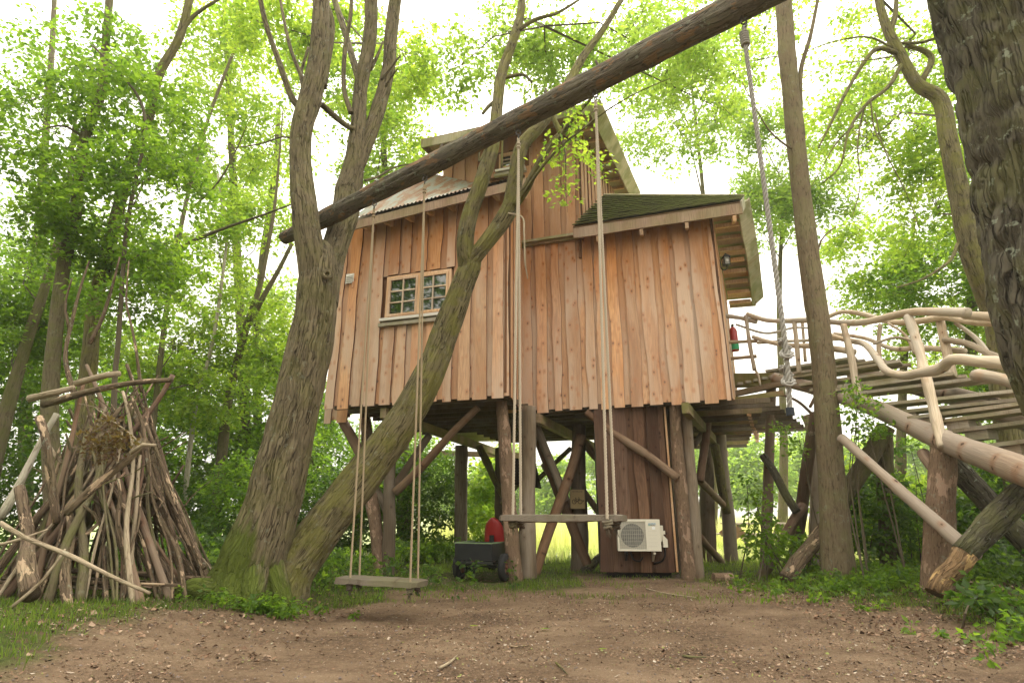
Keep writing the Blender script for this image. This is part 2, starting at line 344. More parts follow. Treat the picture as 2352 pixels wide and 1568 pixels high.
m, nt, b = mat('earth_and_grass', .95, spec=.1)
ps = nd(nt, 'NewGeometry').outputs['Position']; d = nd(nt, 'SeparateXYZ', {0: nd(nt, 'Attribute', attribute_name='bk').outputs['Vector']}).outputs[0]
n1 = noise(nt, vm(nt, 'MULTIPLY', ps, (.8, 1.1, 1)), 1.3, 6, .68); n2 = noise(nt, ps, 26, 4, .7); n3 = noise(nt, ps, 90, 3, .7)
dirt = ramp(nt, n1, [(.3, (.048, .033, .021)), (.46, (.118, .078, .048)), (.64, (.25, .178, .115))])
dirt = mix(nt, smooth01(nt, n2, .42, .72), dirt, (.215, .142, .092)); dirt = mix(nt, ma(nt, 'MULTIPLY', smooth01(nt, n3, .5, .7), .7), dirt, (.085, .052, .035))
dirt = mix(nt, smooth01(nt, noise(nt, ps, 60, 2, .6), .66, .72), dirt, (.42, .34, .27))
vs = nd(nt, 'TexVoronoi', {'Vector': ps, 'Scale': 70.}); dirt = mix(nt, ma(nt, 'MULTIPLY', nd(nt, 'SeparateColor', {0: vs.outputs['Color']}).outputs[0], .30), dirt, (.23, .155, .10))
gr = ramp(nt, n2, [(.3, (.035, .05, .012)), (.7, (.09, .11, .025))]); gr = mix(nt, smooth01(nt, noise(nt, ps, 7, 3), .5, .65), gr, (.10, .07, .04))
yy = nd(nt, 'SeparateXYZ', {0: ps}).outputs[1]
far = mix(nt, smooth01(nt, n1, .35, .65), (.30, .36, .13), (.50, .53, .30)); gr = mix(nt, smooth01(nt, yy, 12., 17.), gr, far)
c = mix(nt, d, gr, dirt); nt.links.new(mo(c), b.inputs['Base Color'])
bump(nt, b, ma(nt, 'ADD', n2, ma(nt, 'MULTIPLY', n3, .6)), .9, .03)
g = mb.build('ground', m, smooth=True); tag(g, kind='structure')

# ---------------------------------------------------------------- treehouse
house = thing('treehouse', 'wooden treehouse on round stilts clad in wavy orange cedar planks', 'treehouse', (1.2, 10, 0))
ZF = 2.72
def hdir(p, q):
    d = (q - p); d.z = 0; return d.normalized()
LB = onz(748, 939, ZF + .0); LB2 = onz(1168, 913, ZF)
RB = onz(1204, 948, ZF); RB2 = onz(1678, 921, ZF)
dL = hdir(LB, LB2); dR = hdir(RB, RB2)
nL = Vector((dL.y, -dL.x, 0)); nR = Vector((dR.y, -dR.x, 0))
M_gap = mat('shaded_batten_wood', .9, (.16, .075, .035))[0]
class Wall:
    def __init__(s, p, d, name, mt):
        s.p = Vector(p); s.d = d; s.n = Vector((d.y, -d.x, 0)); s.mt = mt; s.planks = []
        s.root = None; s.name = name
    def uz(s, x, y, off=0):
        q = onplane(x, y, s.p + s.n * off, s.n); return (q - s.p).dot(s.d), q.z
    def pt(s, u, z, off=0): return s.p + s.d * u + s.n * off + Vector((0, 0, z - s.p.z))
    def sheet(s, poly, off=-.03, th=.04, mt=None):
        mb = MB(); mb.poly([s.pt(u, z, off) for u, z in poly], th, s.n); s.root = mb.build('wall', mt or M_gap, house); return s.root
    def plank(s, u0, u1, zb0, zb1, zt0, zt1, off, seed, K=9, amp=.02, th=.028, mt=None):
        if u1 - u0 < .015: return
        t = np.linspace(0, 1, K + 1); zz = np.linspace(min(zb0, zb1), max(zt0, zt1), K + 1)
        wl = (vn(np.stack([zz * 1.7, zz * 0 + seed, zz * 0], -1), 1) - .5) * 2 * amp + (vn(np.stack([zz * 5, zz * 0 + seed, zz * 0], -1), 7) - .5) * amp * .7
        wr = (vn(np.stack([zz * 1.7, zz * 0 + seed, zz * 0], -1), 2) - .5) * 2 * amp + (vn(np.stack([zz * 5, zz * 0 + seed, zz * 0], -1), 8) - .5) * amp * .7
        zl = zb0 + (zt0 - zb0) * t; zr = zb1 + (zt1 - zb1) * t
        c = s.pt((u0 + u1) / 2, (zb0 + zb1) / 2); uc = (u0 + u1) / 2; hz = (zb0 + zb1) / 2
        Vf = np.concatenate([np.stack([u0 + wl - uc, np.full(K + 1, -off), zl - hz], -1), np.stack([u1 + wr - uc, np.full(K + 1, -off), zr - hz], -1)])
        Vb = Vf + np.array([0, th, 0]); n = K + 1; i = np.arange(K)
        Q = np.concatenate([np.stack([i, n + i, n + i + 1, i + 1], -1), np.stack([i, i + 1, 2 * n + i + 1, 2 * n + i], -1), np.stack([n + i, 3 * n + i, 3 * n + i + 1, n + i + 1], -1),
                            [[0, 2 * n, 3 * n, n]], [[K, n + K, 3 * n + K, 2 * n + K]]])
        mb = MB(); mb.add(np.concatenate([Vf, Vb]), Q, None, np.concatenate([Vf * 0, Vb * 0 + [1, 0, 0]])); o = mb.build('plank', mt or s.mt)
        o.location = c; o.rotation_euler = (0, 0, math.atan2(s.d.y, s.d.x)); o.parent = s.root; o.matrix_parent_inverse = parent_inv(s.root)
        s.planks.append(o); return o
    def clad(s, u0, u1, zb, zt, holes=(), wu=(.11, .17), wo=(.15, .235), seed=0, hang=.05, jit=.03):
        """under boards, then over boards covering their gaps; zb/zt are functions of u"""
        rn = random.Random(seed); u = u0; k = 0
        while u < u1 - .03:
            W = rn.uniform(*wo); G = rn.uniform(.05, .12)
            a, b2 = u, min(u1, u + W)
            def put(a, b2, off, sd, jb):
                segs = [(zb(a) + jb, zb(b2) + jb, zt(a), zt(b2))]
                for (hu0, hu1, hz0, hz1) in holes:
                    if b2 > hu0 + .01 and a < hu1 - .01:
                        ns = []
                        for (p0, p1, q0, q1) in segs:
                            if p0 < hz0: ns.append((p0, p1, hz0 - rn.uniform(0, .01), hz0 - rn.uniform(0, .01)))
                            if q0 > hz1: ns.append((hz1 + rn.uniform(0, .01), hz1 + rn.uniform(0, .01), q0, q1))
                        segs = ns
                for sg in segs:
                    if sg[2] - sg[0] > .03: s.plank(a, b2, *sg, off, sd, K=9 if sg[2] - sg[0] > 1 else 4)
            put(a, b2, .042, seed * 100 + k, -hang + rn.uniform(-jit, jit) * .6)
            if u + W < u1 - .02: put(u + W - .035, min(u1, u + W + G + .035), .004, seed * 100 + k + .5, rn.uniform(-jit, jit) * .3)
            u += W + G; k += 1
# left lower wing
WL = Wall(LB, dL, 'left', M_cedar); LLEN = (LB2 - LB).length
uL0, zL0 = WL.uz(803, 532); uL1, zL1 = WL.uz(1160, 452)
print('wall L tops', uL0, zL0, uL1, zL1, 'len', LLEN, LB, LB2)
def ztL(u): return zL0 + (zL1 - zL0) * (u - uL0) / (uL1 - uL0) + .12
WL.sheet([(0, ZF + .08), (LLEN, ZF + .08), (LLEN, ztL(LLEN)), (0, ztL(0))])
wa = WL.uz(883, 748); wb = WL.uz(1030, 620); wc = WL.uz(1034, 716); wd_ = WL.uz(880, 634)
hu0, hu1 = wa[0], wc[0] + .02; hz0, hz1 = (wa[1] + wc[1]) / 2 - .02, (wb[1] + wd_[1]) / 2
print('window', hu0, hu1, hz0, hz1)
WL.clad(0, LLEN, lambda u: ZF + .04, ztL, holes=[(hu0, hu1, hz0, hz1)], seed=3)
# right lower wing
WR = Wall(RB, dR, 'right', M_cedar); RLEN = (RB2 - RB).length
uR0, zR0 = WR.uz(1205, 560); uR1, zR1 = WR.uz(1320, 545); uR2, zR2 = WR.uz(1640, 505)
print('wall R', RLEN, (uR0, zR0), (uR1, zR1), (uR2, zR2), RB, RB2)
zRt = 6.05
WR.sheet([(-.35, ZF + .08), (RLEN, ZF + .08), (RLEN, zRt), (-.35, zRt)])
WR.clad(-.3, RLEN, lambda u: ZF + .04, lambda u: zR1 + .03 if u < uR1 - .05 else zRt + .1, seed=11)
# short return wall between the wings
cR = WL.pt(LLEN, ZF); backR = WR.pt(-.05, ZF)
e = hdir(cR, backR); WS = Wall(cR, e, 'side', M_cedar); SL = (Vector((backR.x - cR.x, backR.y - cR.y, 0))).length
WS.sheet([(0, ZF + .08), (SL, ZF + .08), (SL, 7.0), (0, 6.3)])
WS.clad(.0, SL, lambda u: ZF + .04, lambda u: 6.3+.45*u, seed=17)
print('side', SL)
# entrance side wall on the right
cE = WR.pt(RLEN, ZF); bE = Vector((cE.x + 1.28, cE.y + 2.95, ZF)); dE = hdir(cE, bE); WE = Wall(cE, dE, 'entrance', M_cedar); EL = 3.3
WE.sheet([(0, ZF + .1), (EL, ZF + .5), (EL, 5.75), (0, 6.2)])
WE.clad(.0, EL, lambda u: ZF + .08+.13*u, lambda u: 6.2 - .13 * u, seed=23)
# upper storey
UP = WR.p + WR.n * .05
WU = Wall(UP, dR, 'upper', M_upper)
u0, z0 = WU.uz(1019, 431); u1, z1 = WU.uz(1336, 540); u2, z2 = WU.uz(1205, 556)
_, ztop = WU.uz(1330, 300); print('upper', u0, z0, u1, z1, u2, z2, ztop)
ztU = WU.uz(1300, 290)[1] + .02
zledge = (z1 + z2) / 2
WU.sheet([(u2 - .05, zledge), (u1, zledge), (u1, ztU), (u2 - .05, ztU)], th=.06)
r0 = WU.root
wu = WU.uz(1147, 398); wv = WU.uz(1188, 355); HU = (wu[0] - .02, WU.uz(1205, 356)[0], wu[1] + .02, wv[1] + .1)
WU.clad(u2 - .05, u1, lambda u: zledge + .05, lambda u: ztU, seed=31, holes=[HU], wo=(.2, .28))
WU.sheet([(u0, z0), (u2 - .055, WU.uz(1190, 405)[1]), (u2 - .055, ztU), (u0, ztU)], th=.06)
WU.clad(u0, u2 - .06, lambda u: z0 + .0 * u + .02, lambda u: ztU, seed=37, holes=[HU], wo=(.17, .24))
tag(WU.root, 'greyed planks above the corrugated roof')
cU = WU.pt(u1, zledge); dS = Vector((.40, .9165, 0)); WT = Wall(cU, dS, 'upper_side', M_upper)
zr0 = ztU - .1
WT.sheet([(0, 5.6), (3.8, 5.6), (3.8, zr0 + .2), (0, zr0)])
WT.clad(0, 3.8, lambda u: 5.6, lambda u: zr0 + .06 * u, seed=41, wo=(.14, .2))

def board(name, a, b2, w, h, mt, par=None, up=(0, 0, 1)):
    """sawn board with its long axis on its local x, from a to b2"""
    a = Vector(a); b2 = Vector(b2); d = b2 - a; L = d.length; d.normalize(); sx = Vector(up).cross(d).normalized(); u = d.cross(sx)
    mb = MB(); K = 6; xs_ = np.linspace(-L / 2, L / 2, K + 1); hh = h / 2 * (1 + (vn(np.stack([xs_ * 2, xs_ * 0 + a.x * 9, xs_ * 0], -1), 5) - .5) * .12)
    V = []
    for k in range(K + 1):
        for (i, j) in ((-1, -1), (1, -1), (1, 1), (-1, 1)): V.append((xs_[k], i * w / 2, j * hh[k]))
    Qs = [[k * 4 + i, k * 4 + (i + 1) % 4, k * 4 + 4 + (i + 1) % 4, k * 4 + 4 + i] for k in range(K) for i in range(4)] + [[0, 3, 2, 1], [K * 4, K * 4 + 1, K * 4 + 2, K * 4 + 3]]
    mb.add(V, Qs); o = mb.build(name, mt); M = Matrix(((d.x, sx.x, u.x), (d.y, sx.y, u.y), (d.z, sx.z, u.z))).to_4x4(); M.translation = (a + b2) / 2
    o.matrix_basis = M
    if par is not None: o.parent = par; o.matrix_parent_inverse = parent_inv(par)
    return o
# drip ledge under the upper wall
board('ledge', WU.pt(u2 - .1, zledge - .02, .05), WU.pt(u1 + .03, zledge - .02, .05), .12, .05, M_barge, house)
board('ledge', WU.pt(u2 - .1, zledge - .07, .02), WU.pt(u1 + .03, zledge - .07, .02), .06, .06, M_beam, house)

# corrugated roof over the left wing
EA = onplane(806, 502, WL.p + WL.n * .38, WL.n); EB = onplane(1206, 400, WL.p + WL.n * .38, WL.n)
bdir = -nL
TA = EA + bdir * 2.0 + Vector((-.15, 0, .95)); TB = WU.pt(u2 + .02, EB.z + .72, 0.02)
TA = at(962, 392, 10.6); 
print('corr', EA, EB, TA, TB)
def corr():
    NU, NV = 330, 8; uu = np.linspace(0, 1, NU + 1)[:, None]; vv = np.linspace(0, 1, NV + 1)[None]
    P = ((1 - uu) * (1 - vv))[..., None] * np.array(EA) + (uu * (1 - vv))[..., None] * np.array(EB) + ((1 - uu) * vv)[..., None] * np.array(TA) + (uu * vv)[..., None] * np.array(TB)
    nrm = np.cross(np.array(EB - EA), np.array(TA - EA)); nrm /= np.linalg.norm(nrm)
    wv_ = np.sin(uu * (EB - EA).length / .076 * 2 * np.pi)
    P = P + nrm * (wv_ * .011)[..., None]
    P2 = P - nrm * .002
    i = np.arange(NU)[:, None] * (NV + 1) + np.arange(NV)[None]; Qs = np.stack([i, i + NV + 1, i + NV + 2, i + 1], -1).reshape(-1, 4)
    mb = MB(); mb.add(P.reshape(-1, 3), Qs, None, np.stack([uu + 0 * vv, vv + 0 * uu, 0 * uu * vv], -1).reshape(-1, 3))
    mb.add(P2.reshape(-1, 3), Qs[:, ::-1], None, np.stack([uu + 0 * vv, vv + 0 * uu, 0 * uu * vv], -1).reshape(-1, 3))
    return mb
m, nt, b = mat('rusty_corrugated_iron', .55, metal=.25)
a = nd(nt, 'Attribute', attribute_name='bk').outputs['Vector']
n1 = noise(nt, vm(nt, 'MULTIPLY', a, (14, 2.2, 1)), 1, 5, .6); n2 = noise(nt, vm(nt, 'MULTIPLY', a, (50, 6, 1)), 1, 4, .6)
c = ramp(nt, n1, [(.33, (.22, .26, .23)), (.46, (.27, .27, .22)), (.53, (.25, .14, .075)), (.70, (.17, .075, .04))])
c = mix(nt, ma(nt, 'MULTIPLY', smooth01(nt, n2, .5, .7), .6), c, (.27, .19, .12)); nt.links.new(mo(c), b.inputs['Base Color'])
M_corr = m
rf = corr().build('roof', M_corr, house, smooth=True); rf['label'] = 'rusty corrugated iron roof'
up3 = Vector((0, 0, 1))
# boarding under the iron sheet, and the eave fascia
mb = MB(); nrm = (EB - EA).cross(TA - EA).normalized()
mb.poly([EA + bdir * .06 - nrm * .03, EB + bdir * .06 - nrm * .03, TB - nrm * .03, TA - nrm * .03], .02, nrm); mb.build('roof_deck', M_fascia, house)
board('fascia', EA - up3 * .13 + bdir * .05 - dL * .02, EB - up3 * .13 + bdir * .05, .035, .17, M_fascia, house)
for k in range(8):
    t = (k + .6) / 8; p = EA.lerp(EB, t) - up3 * .16 + bdir * .08; q = p + bdir * .45 + up3 * .1
    board('rafter', p, q, .06, .12, M_frame, house)
# mossy shingle roof over the right wing
E1 = onz(1316, 521, 6.10); E2 = onz(1702, 462, 6.10); R1 = onz(1386, 452, 7.15); R2 = onz(1708, 454, 7.15)
R3 = at(1742, 686, 12.4)
print('shingle', E1, E2, R1, R2, R3)
nS = (E2 - E1).cross(R1 - E1).normalized()
mb = MB(); mb.poly([E1, E2, R2, R1], .05, nS); rd = mb.build('roof', M_fascia, house); rd['label'] = 'mossy shingle roof'
m, nt, b = mat('mossy_shingle', .95)
oi = nd(nt, 'ObjectInfo'); tc = nd(nt, 'TexCoord'); gp = nd(nt, 'NewGeometry').outputs['Position']
c = mix(nt, smooth01(nt, noise(nt, gp, 2.4, 4), .38, .6), (.055, .055, .035), (.10, .12, .035)); c = mix(nt, smooth01(nt, noise(nt, gp, 19, 3), .45, .7), c, (.06, .055, .04))
ex = nd(nt, 'SeparateXYZ', {0: nd(nt, 'Attribute', attribute_name='bk').outputs['Vector']})
c = mix(nt, ma(nt, 'MULTIPLY', smooth01(nt, ex.outputs[1], .45, .9), .9), c, (.34, .36, .16))  # pale mossy butt edges; the fade to dark paints shade between courses
nt.links.new(mo(c), b.inputs['Base Color']); bump(nt, b, noise(nt, gp, 40, 3), .6, .01); M_sh = m
NR = 12
for k in range(NR):
    t0 = k / NR; t1 = (k + 1.25) / NR; t1 = min(t1, 1.0)
    a0 = E1.lerp(R1, t0); b0 = E2.lerp(R2, t0); a1 = E1.lerp(R1, t1); b1 = E2.lerp(R2, t1)
    n = 15; w = 0
    mb = MB(); cuts = [0]
    while cuts[-1] < 1: cuts.append(min(1, cuts[-1] + random.uniform(.02, .045)))
    for c0, c1 in zip(cuts[:-1], cuts[1:]):
        j = random.uniform(-.006, .006); c1 -= .0015
        up_ = nS * (.060 + random.uniform(0, .012)); dn = nS * .006
        dd = (a0 - a1).normalized() * random.uniform(0, .012)
        mb.poly([a0.lerp(b0, c0) + up_ + dd, a0.lerp(b0, c1) + up_ + dd, a1.lerp(b1, c1) + dn, a1.lerp(b1, c0) + dn], .03, nS, np.array([[0, v, 0] for v in (1, 1, 0, 0, 0, 0, 0, 0)]))
    o = mb.build('shingle_course', M_sh, rd)
board('ridge_board', R1 + nS * .03, R2 + nS * .03, .10, .03, M_barge, house)
fn = Vector((-(E2 - E1).y, (E2 - E1).x, 0)).normalized()
board('fascia', E1 - up3 * .13 + fn * .02, E2 - up3 * .13 + fn * .02, .035, .2, M_fascia, house)
for k in range(4):
    q = WR.pt(uR1 + .5 + k * .78, 5.88, .06); board('rafter', q, q + WR.n * .3 - up3 * .1, .06, .1, M_frame, house)
# gable overhang on the entrance side: barge boards, soffit and lookouts
board('barge_board', E2 - up3 * .1, R2 - up3 * .09, .03, .19, M_barge, house)
G2 = R3
rear = [R2 - up3 * .09, R2.lerp(R3, .5) - up3 * .10 + Vector((.03, 0, 0)), R3 - up3 * .04]
tl = Vector((1.1, 0, 1)); sh = Vector((-.02, 0, -.03))
board('barge_board', rear[0] + sh, rear[1] + sh, .03, .36, M_barge, house, up=tl); board('barge_board', rear[1] + sh, rear[2] + sh, .03, .36, M_barge, house, up=tl)
inner = Vector((-.62, .16, 0))
nS2 = (R3 - R2).cross(inner).normalized()
if nS2.z < 0: nS2 = -nS2
for k in range(9):
    t = (k + .3) / 9; p = R2.lerp(R3, t) - up3 * .16
    board('soffit_board', p + inner * 1.0 + (R3 - R2) * .055, p + inner * .1 + (R3 - R2) * .055, .145, .02, M_frame if k % 2 else M_fascia, house, up=nS2)
    board('lookout', p + inner * 1.0 - up3 * .05, p + inner * .26 - up3 * .05, .05, .09, M_frame, house)
mb = MB(); mb.poly([R2 + up3 * .05, R3 + up3 * .05, R3 + inner * 2.5 + up3 * .05, R2 + inner * 2.5 + up3 * .05], .03, nS2); mb.build('roof', M_sh, house)
# upper roof
P0 = onplane(969, 321, WU.p + WU.n * .55, WU.n); P1 = onplane(1366, 234, WU.p + WU.n * .55, WU.n)
zz_ = (P0.z + P1.z) / 2; P0.z = P1.z = zz_; P0 = onz(969, 320, zz_); P1 = onz(1366, 233, zz_)
P2 = at(1462, 445, 13.2); P3 = P0 + (P2 - P1)
print('upper roof', P0, P1, P2)
nU = (P1 - P0).cross(P2 - P1).normalized()
mb = MB(); mb.poly([P0, P1, P2, P3], .05, nU); mb.build('roof', M_fascia, house)
fu = Vector((-(P1 - P0).y, (P1 - P0).x, 0)).normalized()
pm = P0.lerp(P1, .5)
board('fascia', P0 - up3 * .10 + fu * .02, P1 - up3 * .12 + fu * .02, .035, .2, M_barge, house)
board('barge_board', P1 - up3 * .12, P2 - up3 * .12, .03, .34, M_barge, house, up=(.75, 0, 1)); board('barge_board', P0 - up3 * .1, P3 - up3 * .1, .03, .2, M_fascia, house)
inn = -(P1 - P0).normalized() * .6
for k in range(9):
    p = P1.lerp(P2, (k + .4) / 9) - up3 * .12
    board('lookout', p + inn, p + inn * .3, .05, .1, M_frame, house)
    p = p + (P2 - P1) / 18; board('soffit_board', p + inn + up3 * .05, p + up3 * .05, (P2 - P1).length / 9.3, .02, M_fascia, house)
# inner front rake pieces: warm beam under the front eave
board('beam', WU.pt(u1 - 1.2, ztU - .02, .30), WU.pt(u1 + .25, ztU - .02, .30), .1, .16, M_frame, house)
# ---------------------------------------------------------------- windows
M_glass, nt, b = mat('window_glass', .03, (.012, .018, .012), spec=.9); b.inputs['IOR'].default_value = 1.75
M_white = mat('painted_sill', .6, (.62, .58, .52))[0]
def window(W, u0, u1, z0, z1, nx, sashes, sill=True):
    w = thing('window', None, None); del_ = None
    w.parent = house; w.matrix_parent_inverse = parent_inv(house)
    def bx(name, a0, a1, b0, b1, o0, o1, mt):
        mb = MB(); mb.poly([W.pt(a0, b0, o1), W.pt(a1, b0, o1), W.pt(a1, b1, o1), W.pt(a0, b1, o1)], o1 - o0, W.n)
        return mb.build(name, mt, w)
    t = .045
    mb = MB()
    for a0, a1, b0, b1 in ((u0, u1, z1 - t, z1), (u0, u1, z0, z0 + t), (u0, u0 + t, z0 + t, z1 - t), (u1 - t, u1, z0 + t, z1 - t)):
        mb.poly([W.pt(a0, b0, .035), W.pt(a1, b0, .035), W.pt(a1, b1, .035), W.pt(a0, b1, .035)], .07, W.n)
    mb.build('frame', M_frame, w)
    sw = (u1 - u0 - 2 * t) / sashes
    for s_ in range(sashes):
        a = u0 + t + s_ * sw; bb = a + sw; mb = MB(); q = .042
        for a0, a1, b0, b1 in ((a + .004, bb - .004, z1 - t - q, z1 - t), (a + .004, bb - .004, z0 + t, z0 + t + q), (a + .004, a + q, z0 + t + q, z1 - t - q), (bb - q, bb - .004, z0 + t + q, z1 - t - q)):
            mb.poly([W.pt(a0, b0, .05), W.pt(a1, b0, .05), W.pt(a1, b1, .05), W.pt(a0, b1, .05)], .05, W.n)
        mb.build('sash', M_frame, w)
        ia, ib, ja, jb = a + q, bb - q, z0 + t + q, z1 - t - q
        for i in range(1, nx): x = ia + (ib - ia) * i / nx; bx('muntin', x - .011, x + .011, ja, jb, .012, .046, M_munt)
        for j in range(1, 3): z = ja + (jb - ja) * j / 3; bx('muntin', ia, ib, z - .011, z + .011, .010, .043, M_munt)
        for i in range(nx):
            for j in range(3):
                bx('pane', ia + (ib - ia) * i / nx, ia + (ib - ia) * (i + 1) / nx, ja + (jb - ja) * j / 3, ja + (jb - ja) * (j + 1) / 3, .014, .020, M_glass)
    if sill:
        o = board('sill', W.pt(u0 - .05, z0 - .03, .075), W.pt(u1 + .05, z0 - .03, .075), .11, .05, M_white, w)
        board('drip_board', W.pt(u0 - .08, z0 - .115, .07), W.pt(u1 + .08, z0 - .115, .07), .07, .06, M_step, w)
    return w
window(WL, hu0 + .01, hu1 - .01, hz0 + .06, hz1 - .02, 2, 2)
window(WU, HU[0] + .02, HU[1] - .02, HU[2], HU[3] - .03, 2, 1)
# ---------------------------------------------------------------- floor, joists, beams
fl = [WL.pt(.06, ZF + .12, -.06), WL.pt(LLEN - .04, ZF + .12, -.06), WS.pt(SL, ZF + .12, -.05), WR.pt(RLEN - .05, ZF + .12, -.06)]
bk_ = -nR
back = [fl[3] + Vector((1.9, 5.2, 0)), fl[0] + bk_ * 5.6]
mb = MB(); mb.poly([*fl[:1], fl[1], fl[2], back[1]], .03, up3 * 1); mb.poly([fl[2], fl[3], back[0], back[1]], .03, up3)
mb.build('floor', M_floorb, house)
for k in range(14):
    yy_ = k * .42 + .12
    a = fl[0] + bk_ * yy_ - up3 * .10; L = 6.9
    if k < 4: b2 = WL.pt(LLEN, ZF + .02, -.1) + bk_ * yy_ - up3 * .0
    else: b2 = a + dR * (6.75 + .12 * k)
    b2 = Vector((b2.x, b2.y, a.z)); board('joist', a + dR * (.0 if k < 9 else 1.2) + up3 * .03, b2 + up3 * .03, .05, .085, M_joist, house)
for k in range(4):
    a = fl[2] + bk_ * (k * .34 + .1) - up3 * .10; board('joist', a + up3 * .03, a + dR * 3.3 + up3 * .03, .05, .085, M_joist, house)
def beam(x0, y0, x1, y1, z, w=.11, h=.17, nm='beam', mt=None): return board(nm, onz(x0, y0, z), onz(x1, y1, z), w, h, mt or M_beam, house)
beam(880, 948, 1168, 1048, 2.60); beam(1232, 960, 1376, 1032, 2.58); beam(1574, 936, 1668, 1042, 2.58)
beam(1000, 1040, 1200, 1046, 2.56, .09, .14)
# rear deck seen beyond the right wing
for k in range(11):
    p = onz(1600 + k * 1.5, 950 + k * 7.6, 2.72); board('joist', p - dR * 1.0, p + dR * (1.1 - .0 * k), .05, .09, M_joist if k % 3 else M_beam, house)
mb = MB(); p = onz(1560, 960, 2.83)
for k in range(9): 
    q = onz(1712 + k * 2.6, 940 + k * 8, 2.75); board('slat', q + Vector((.05, 0, -.12)), q + Vector((.10, .0, .22)), .03, .07, M_frame, house)
# skirting board low on the far left corner
for k in range(3):
    q = onz(750 + k * 14, 962 + 0 * k, 2.62) ; WK = Wall(Vector((q.x, 10.4, 2.6)), dR, 'k', M_cedar)
WK = Wall(at(746, 966, 10.6), dR, 'corner', M_cedar); WK.sheet([(0, WK.p.z + .05), (.5, WK.p.z + .05), (.5, 3.3), (0, 3.3)]); WK.clad(0, .5, lambda u: WK.p.z, lambda u: 3.3, seed=55)
# ---------------------------------------------------------------- stilts
def post(tx, ty, bx_, by, r, mt=None, nm='post', Yt=None, rough=.12, knob=.25, extra=.12, seed=None, base=True, r1=None, par=None):
    B = onz(bx_, by, 0.0); gzz = float(gz(B.x, B.y)); B = Vector((B.x, B.y, gzz - .06))
    T = at(tx, ty, Yt if Yt else B.y); d = (T - B).normalized()
    mb = MB(); mb.tube([B, B.lerp(T, .35) + Vector((random.uniform(-1, 1), random.uniform(-1, 1), 0)) * .02, B.lerp(T, .7) + Vector((random.uniform(-1, 1), random.uniform(-1, 1), 0)) * .02, T + d * extra],
                   [r * 1.08, r, r * .97, (r1 or r * .93)], 16, .09, rough, 2.5, 0, seed if seed is not None else random.randint(0, 999), knob=knob)
    return mb.build(nm, mt or M_post, par or house, smooth=True)
def brace(x0, y0, Y0, x1, y1, Y1, r, mt=None, nm='brace', r1=None, par=None, sag=.02, seg=12, knob=.25):
    A = at(x0, y0, Y0); B = at(x1, y1, Y1)
    mb = MB(); s_ = Vector((random.uniform(-1, 1), random.uniform(-1, 1), random.uniform(-1, 1))) * sag
    mb.tube([A, A.lerp(B, .33) + s_, A.lerp(B, .7) - s_ * .6, B], [r, r, (r + (r1 or r)) / 2, r1 or r], seg, .1, .12, 3, 0, random.randint(0, 999), knob=knob)
    return mb.build(nm, mt or M_post, par or house, smooth=True)
post(1152, 925, 1184, 1334, .112, M_barkpost, r1=.085); post(1214, 950, 1212, 1326, .135, r1=.125)
post(1060, 1035, 1056, 1283, .155, r1=.15); post(897, 1050, 890, 1322, .105)
brace(852, 1135, 10.2, 876, 1324, 10.05, .105, M_barkpost); brace(782, 958, 10.6, 852, 1085, 10.2, .09, M_redpole); brace(838, 950, 10.9, 846, 1100, 10.6, .10, M_barkpost)
brace(850, 1085, 10.5, 893, 1190, 10.4, .07); 
brace(908, 1130, 9.9, 1098, 935, 9.3, .072, M_redpole, r1=.06); brace(905, 1120, 10.3, 985, 1000, 10.9, .07)
post(1150, 1040, 1152, 1283, .14); brace(1100, 1025, 14, 1155, 1140, 13.7, .09, M_mossy, r1=.06); brace(1152, 1155, 13, 1205, 1095, 12.5, .05, M_mossy)
post(1330, 990, 1330, 1310, .15, r1=.13, nm='post')
brace(1238, 1010, 10.9, 1352, 1306, 10.9, .095, M_redpole); brace(1336, 1000, 10.7, 1228, 1322, 10.2, .095, M_redpole, r1=.08)
brace(1258, 1045, 12.2, 1320, 1200, 11.6, .08); brace(1225, 960, 10.6, 1300, 1330 - 180, 10.6, .075); brace(1248, 1065, 11.6, 1320, 1180, 11.4, .07, M_redpole)
brace(1225, 1110, 12.4, 1310, 1030, 12.8, .05, M_mossy); brace(1316, 1090, 11.2, 1380, 1185, 11.6, .06, M_redpole); brace(1340, 1312, 10.7, 1385, 1275, 11.2, .07, M_dark)
brace(1336, 1010, 11.0, 1372, 1052, 11.5, .08, M_redpole)
post(1550, 935, 1582, 1330, .105, M_barkpost, r1=.085); post(1574, 945, 1600, 1328, .105, r1=.095)
brace(1348, 945, 9.9, 1556, 1098, 9.45, .068, M_redpole)
post(1622, 985, 1628, 1290, .16, r1=.15); post(1656, 1005, 1680, 1290, .135, r1=.11); brace(1640, 1020, 12.6, 1670, 1178, 12.9, .10, M_mossy, r1=.09)
brace(1626, 965, 11.2, 1608, 1105, 10.7, .075, M_redpole, sag=.06); brace(1600, 1095, 11, 1672, 1170, 13.2, .07, M_redpole); brace(1606, 1232, 11, 1658, 1290, 12.6, .07, M_redpole); brace(1595, 1020, 11, 1620, 985, 12, .06, M_redpole)
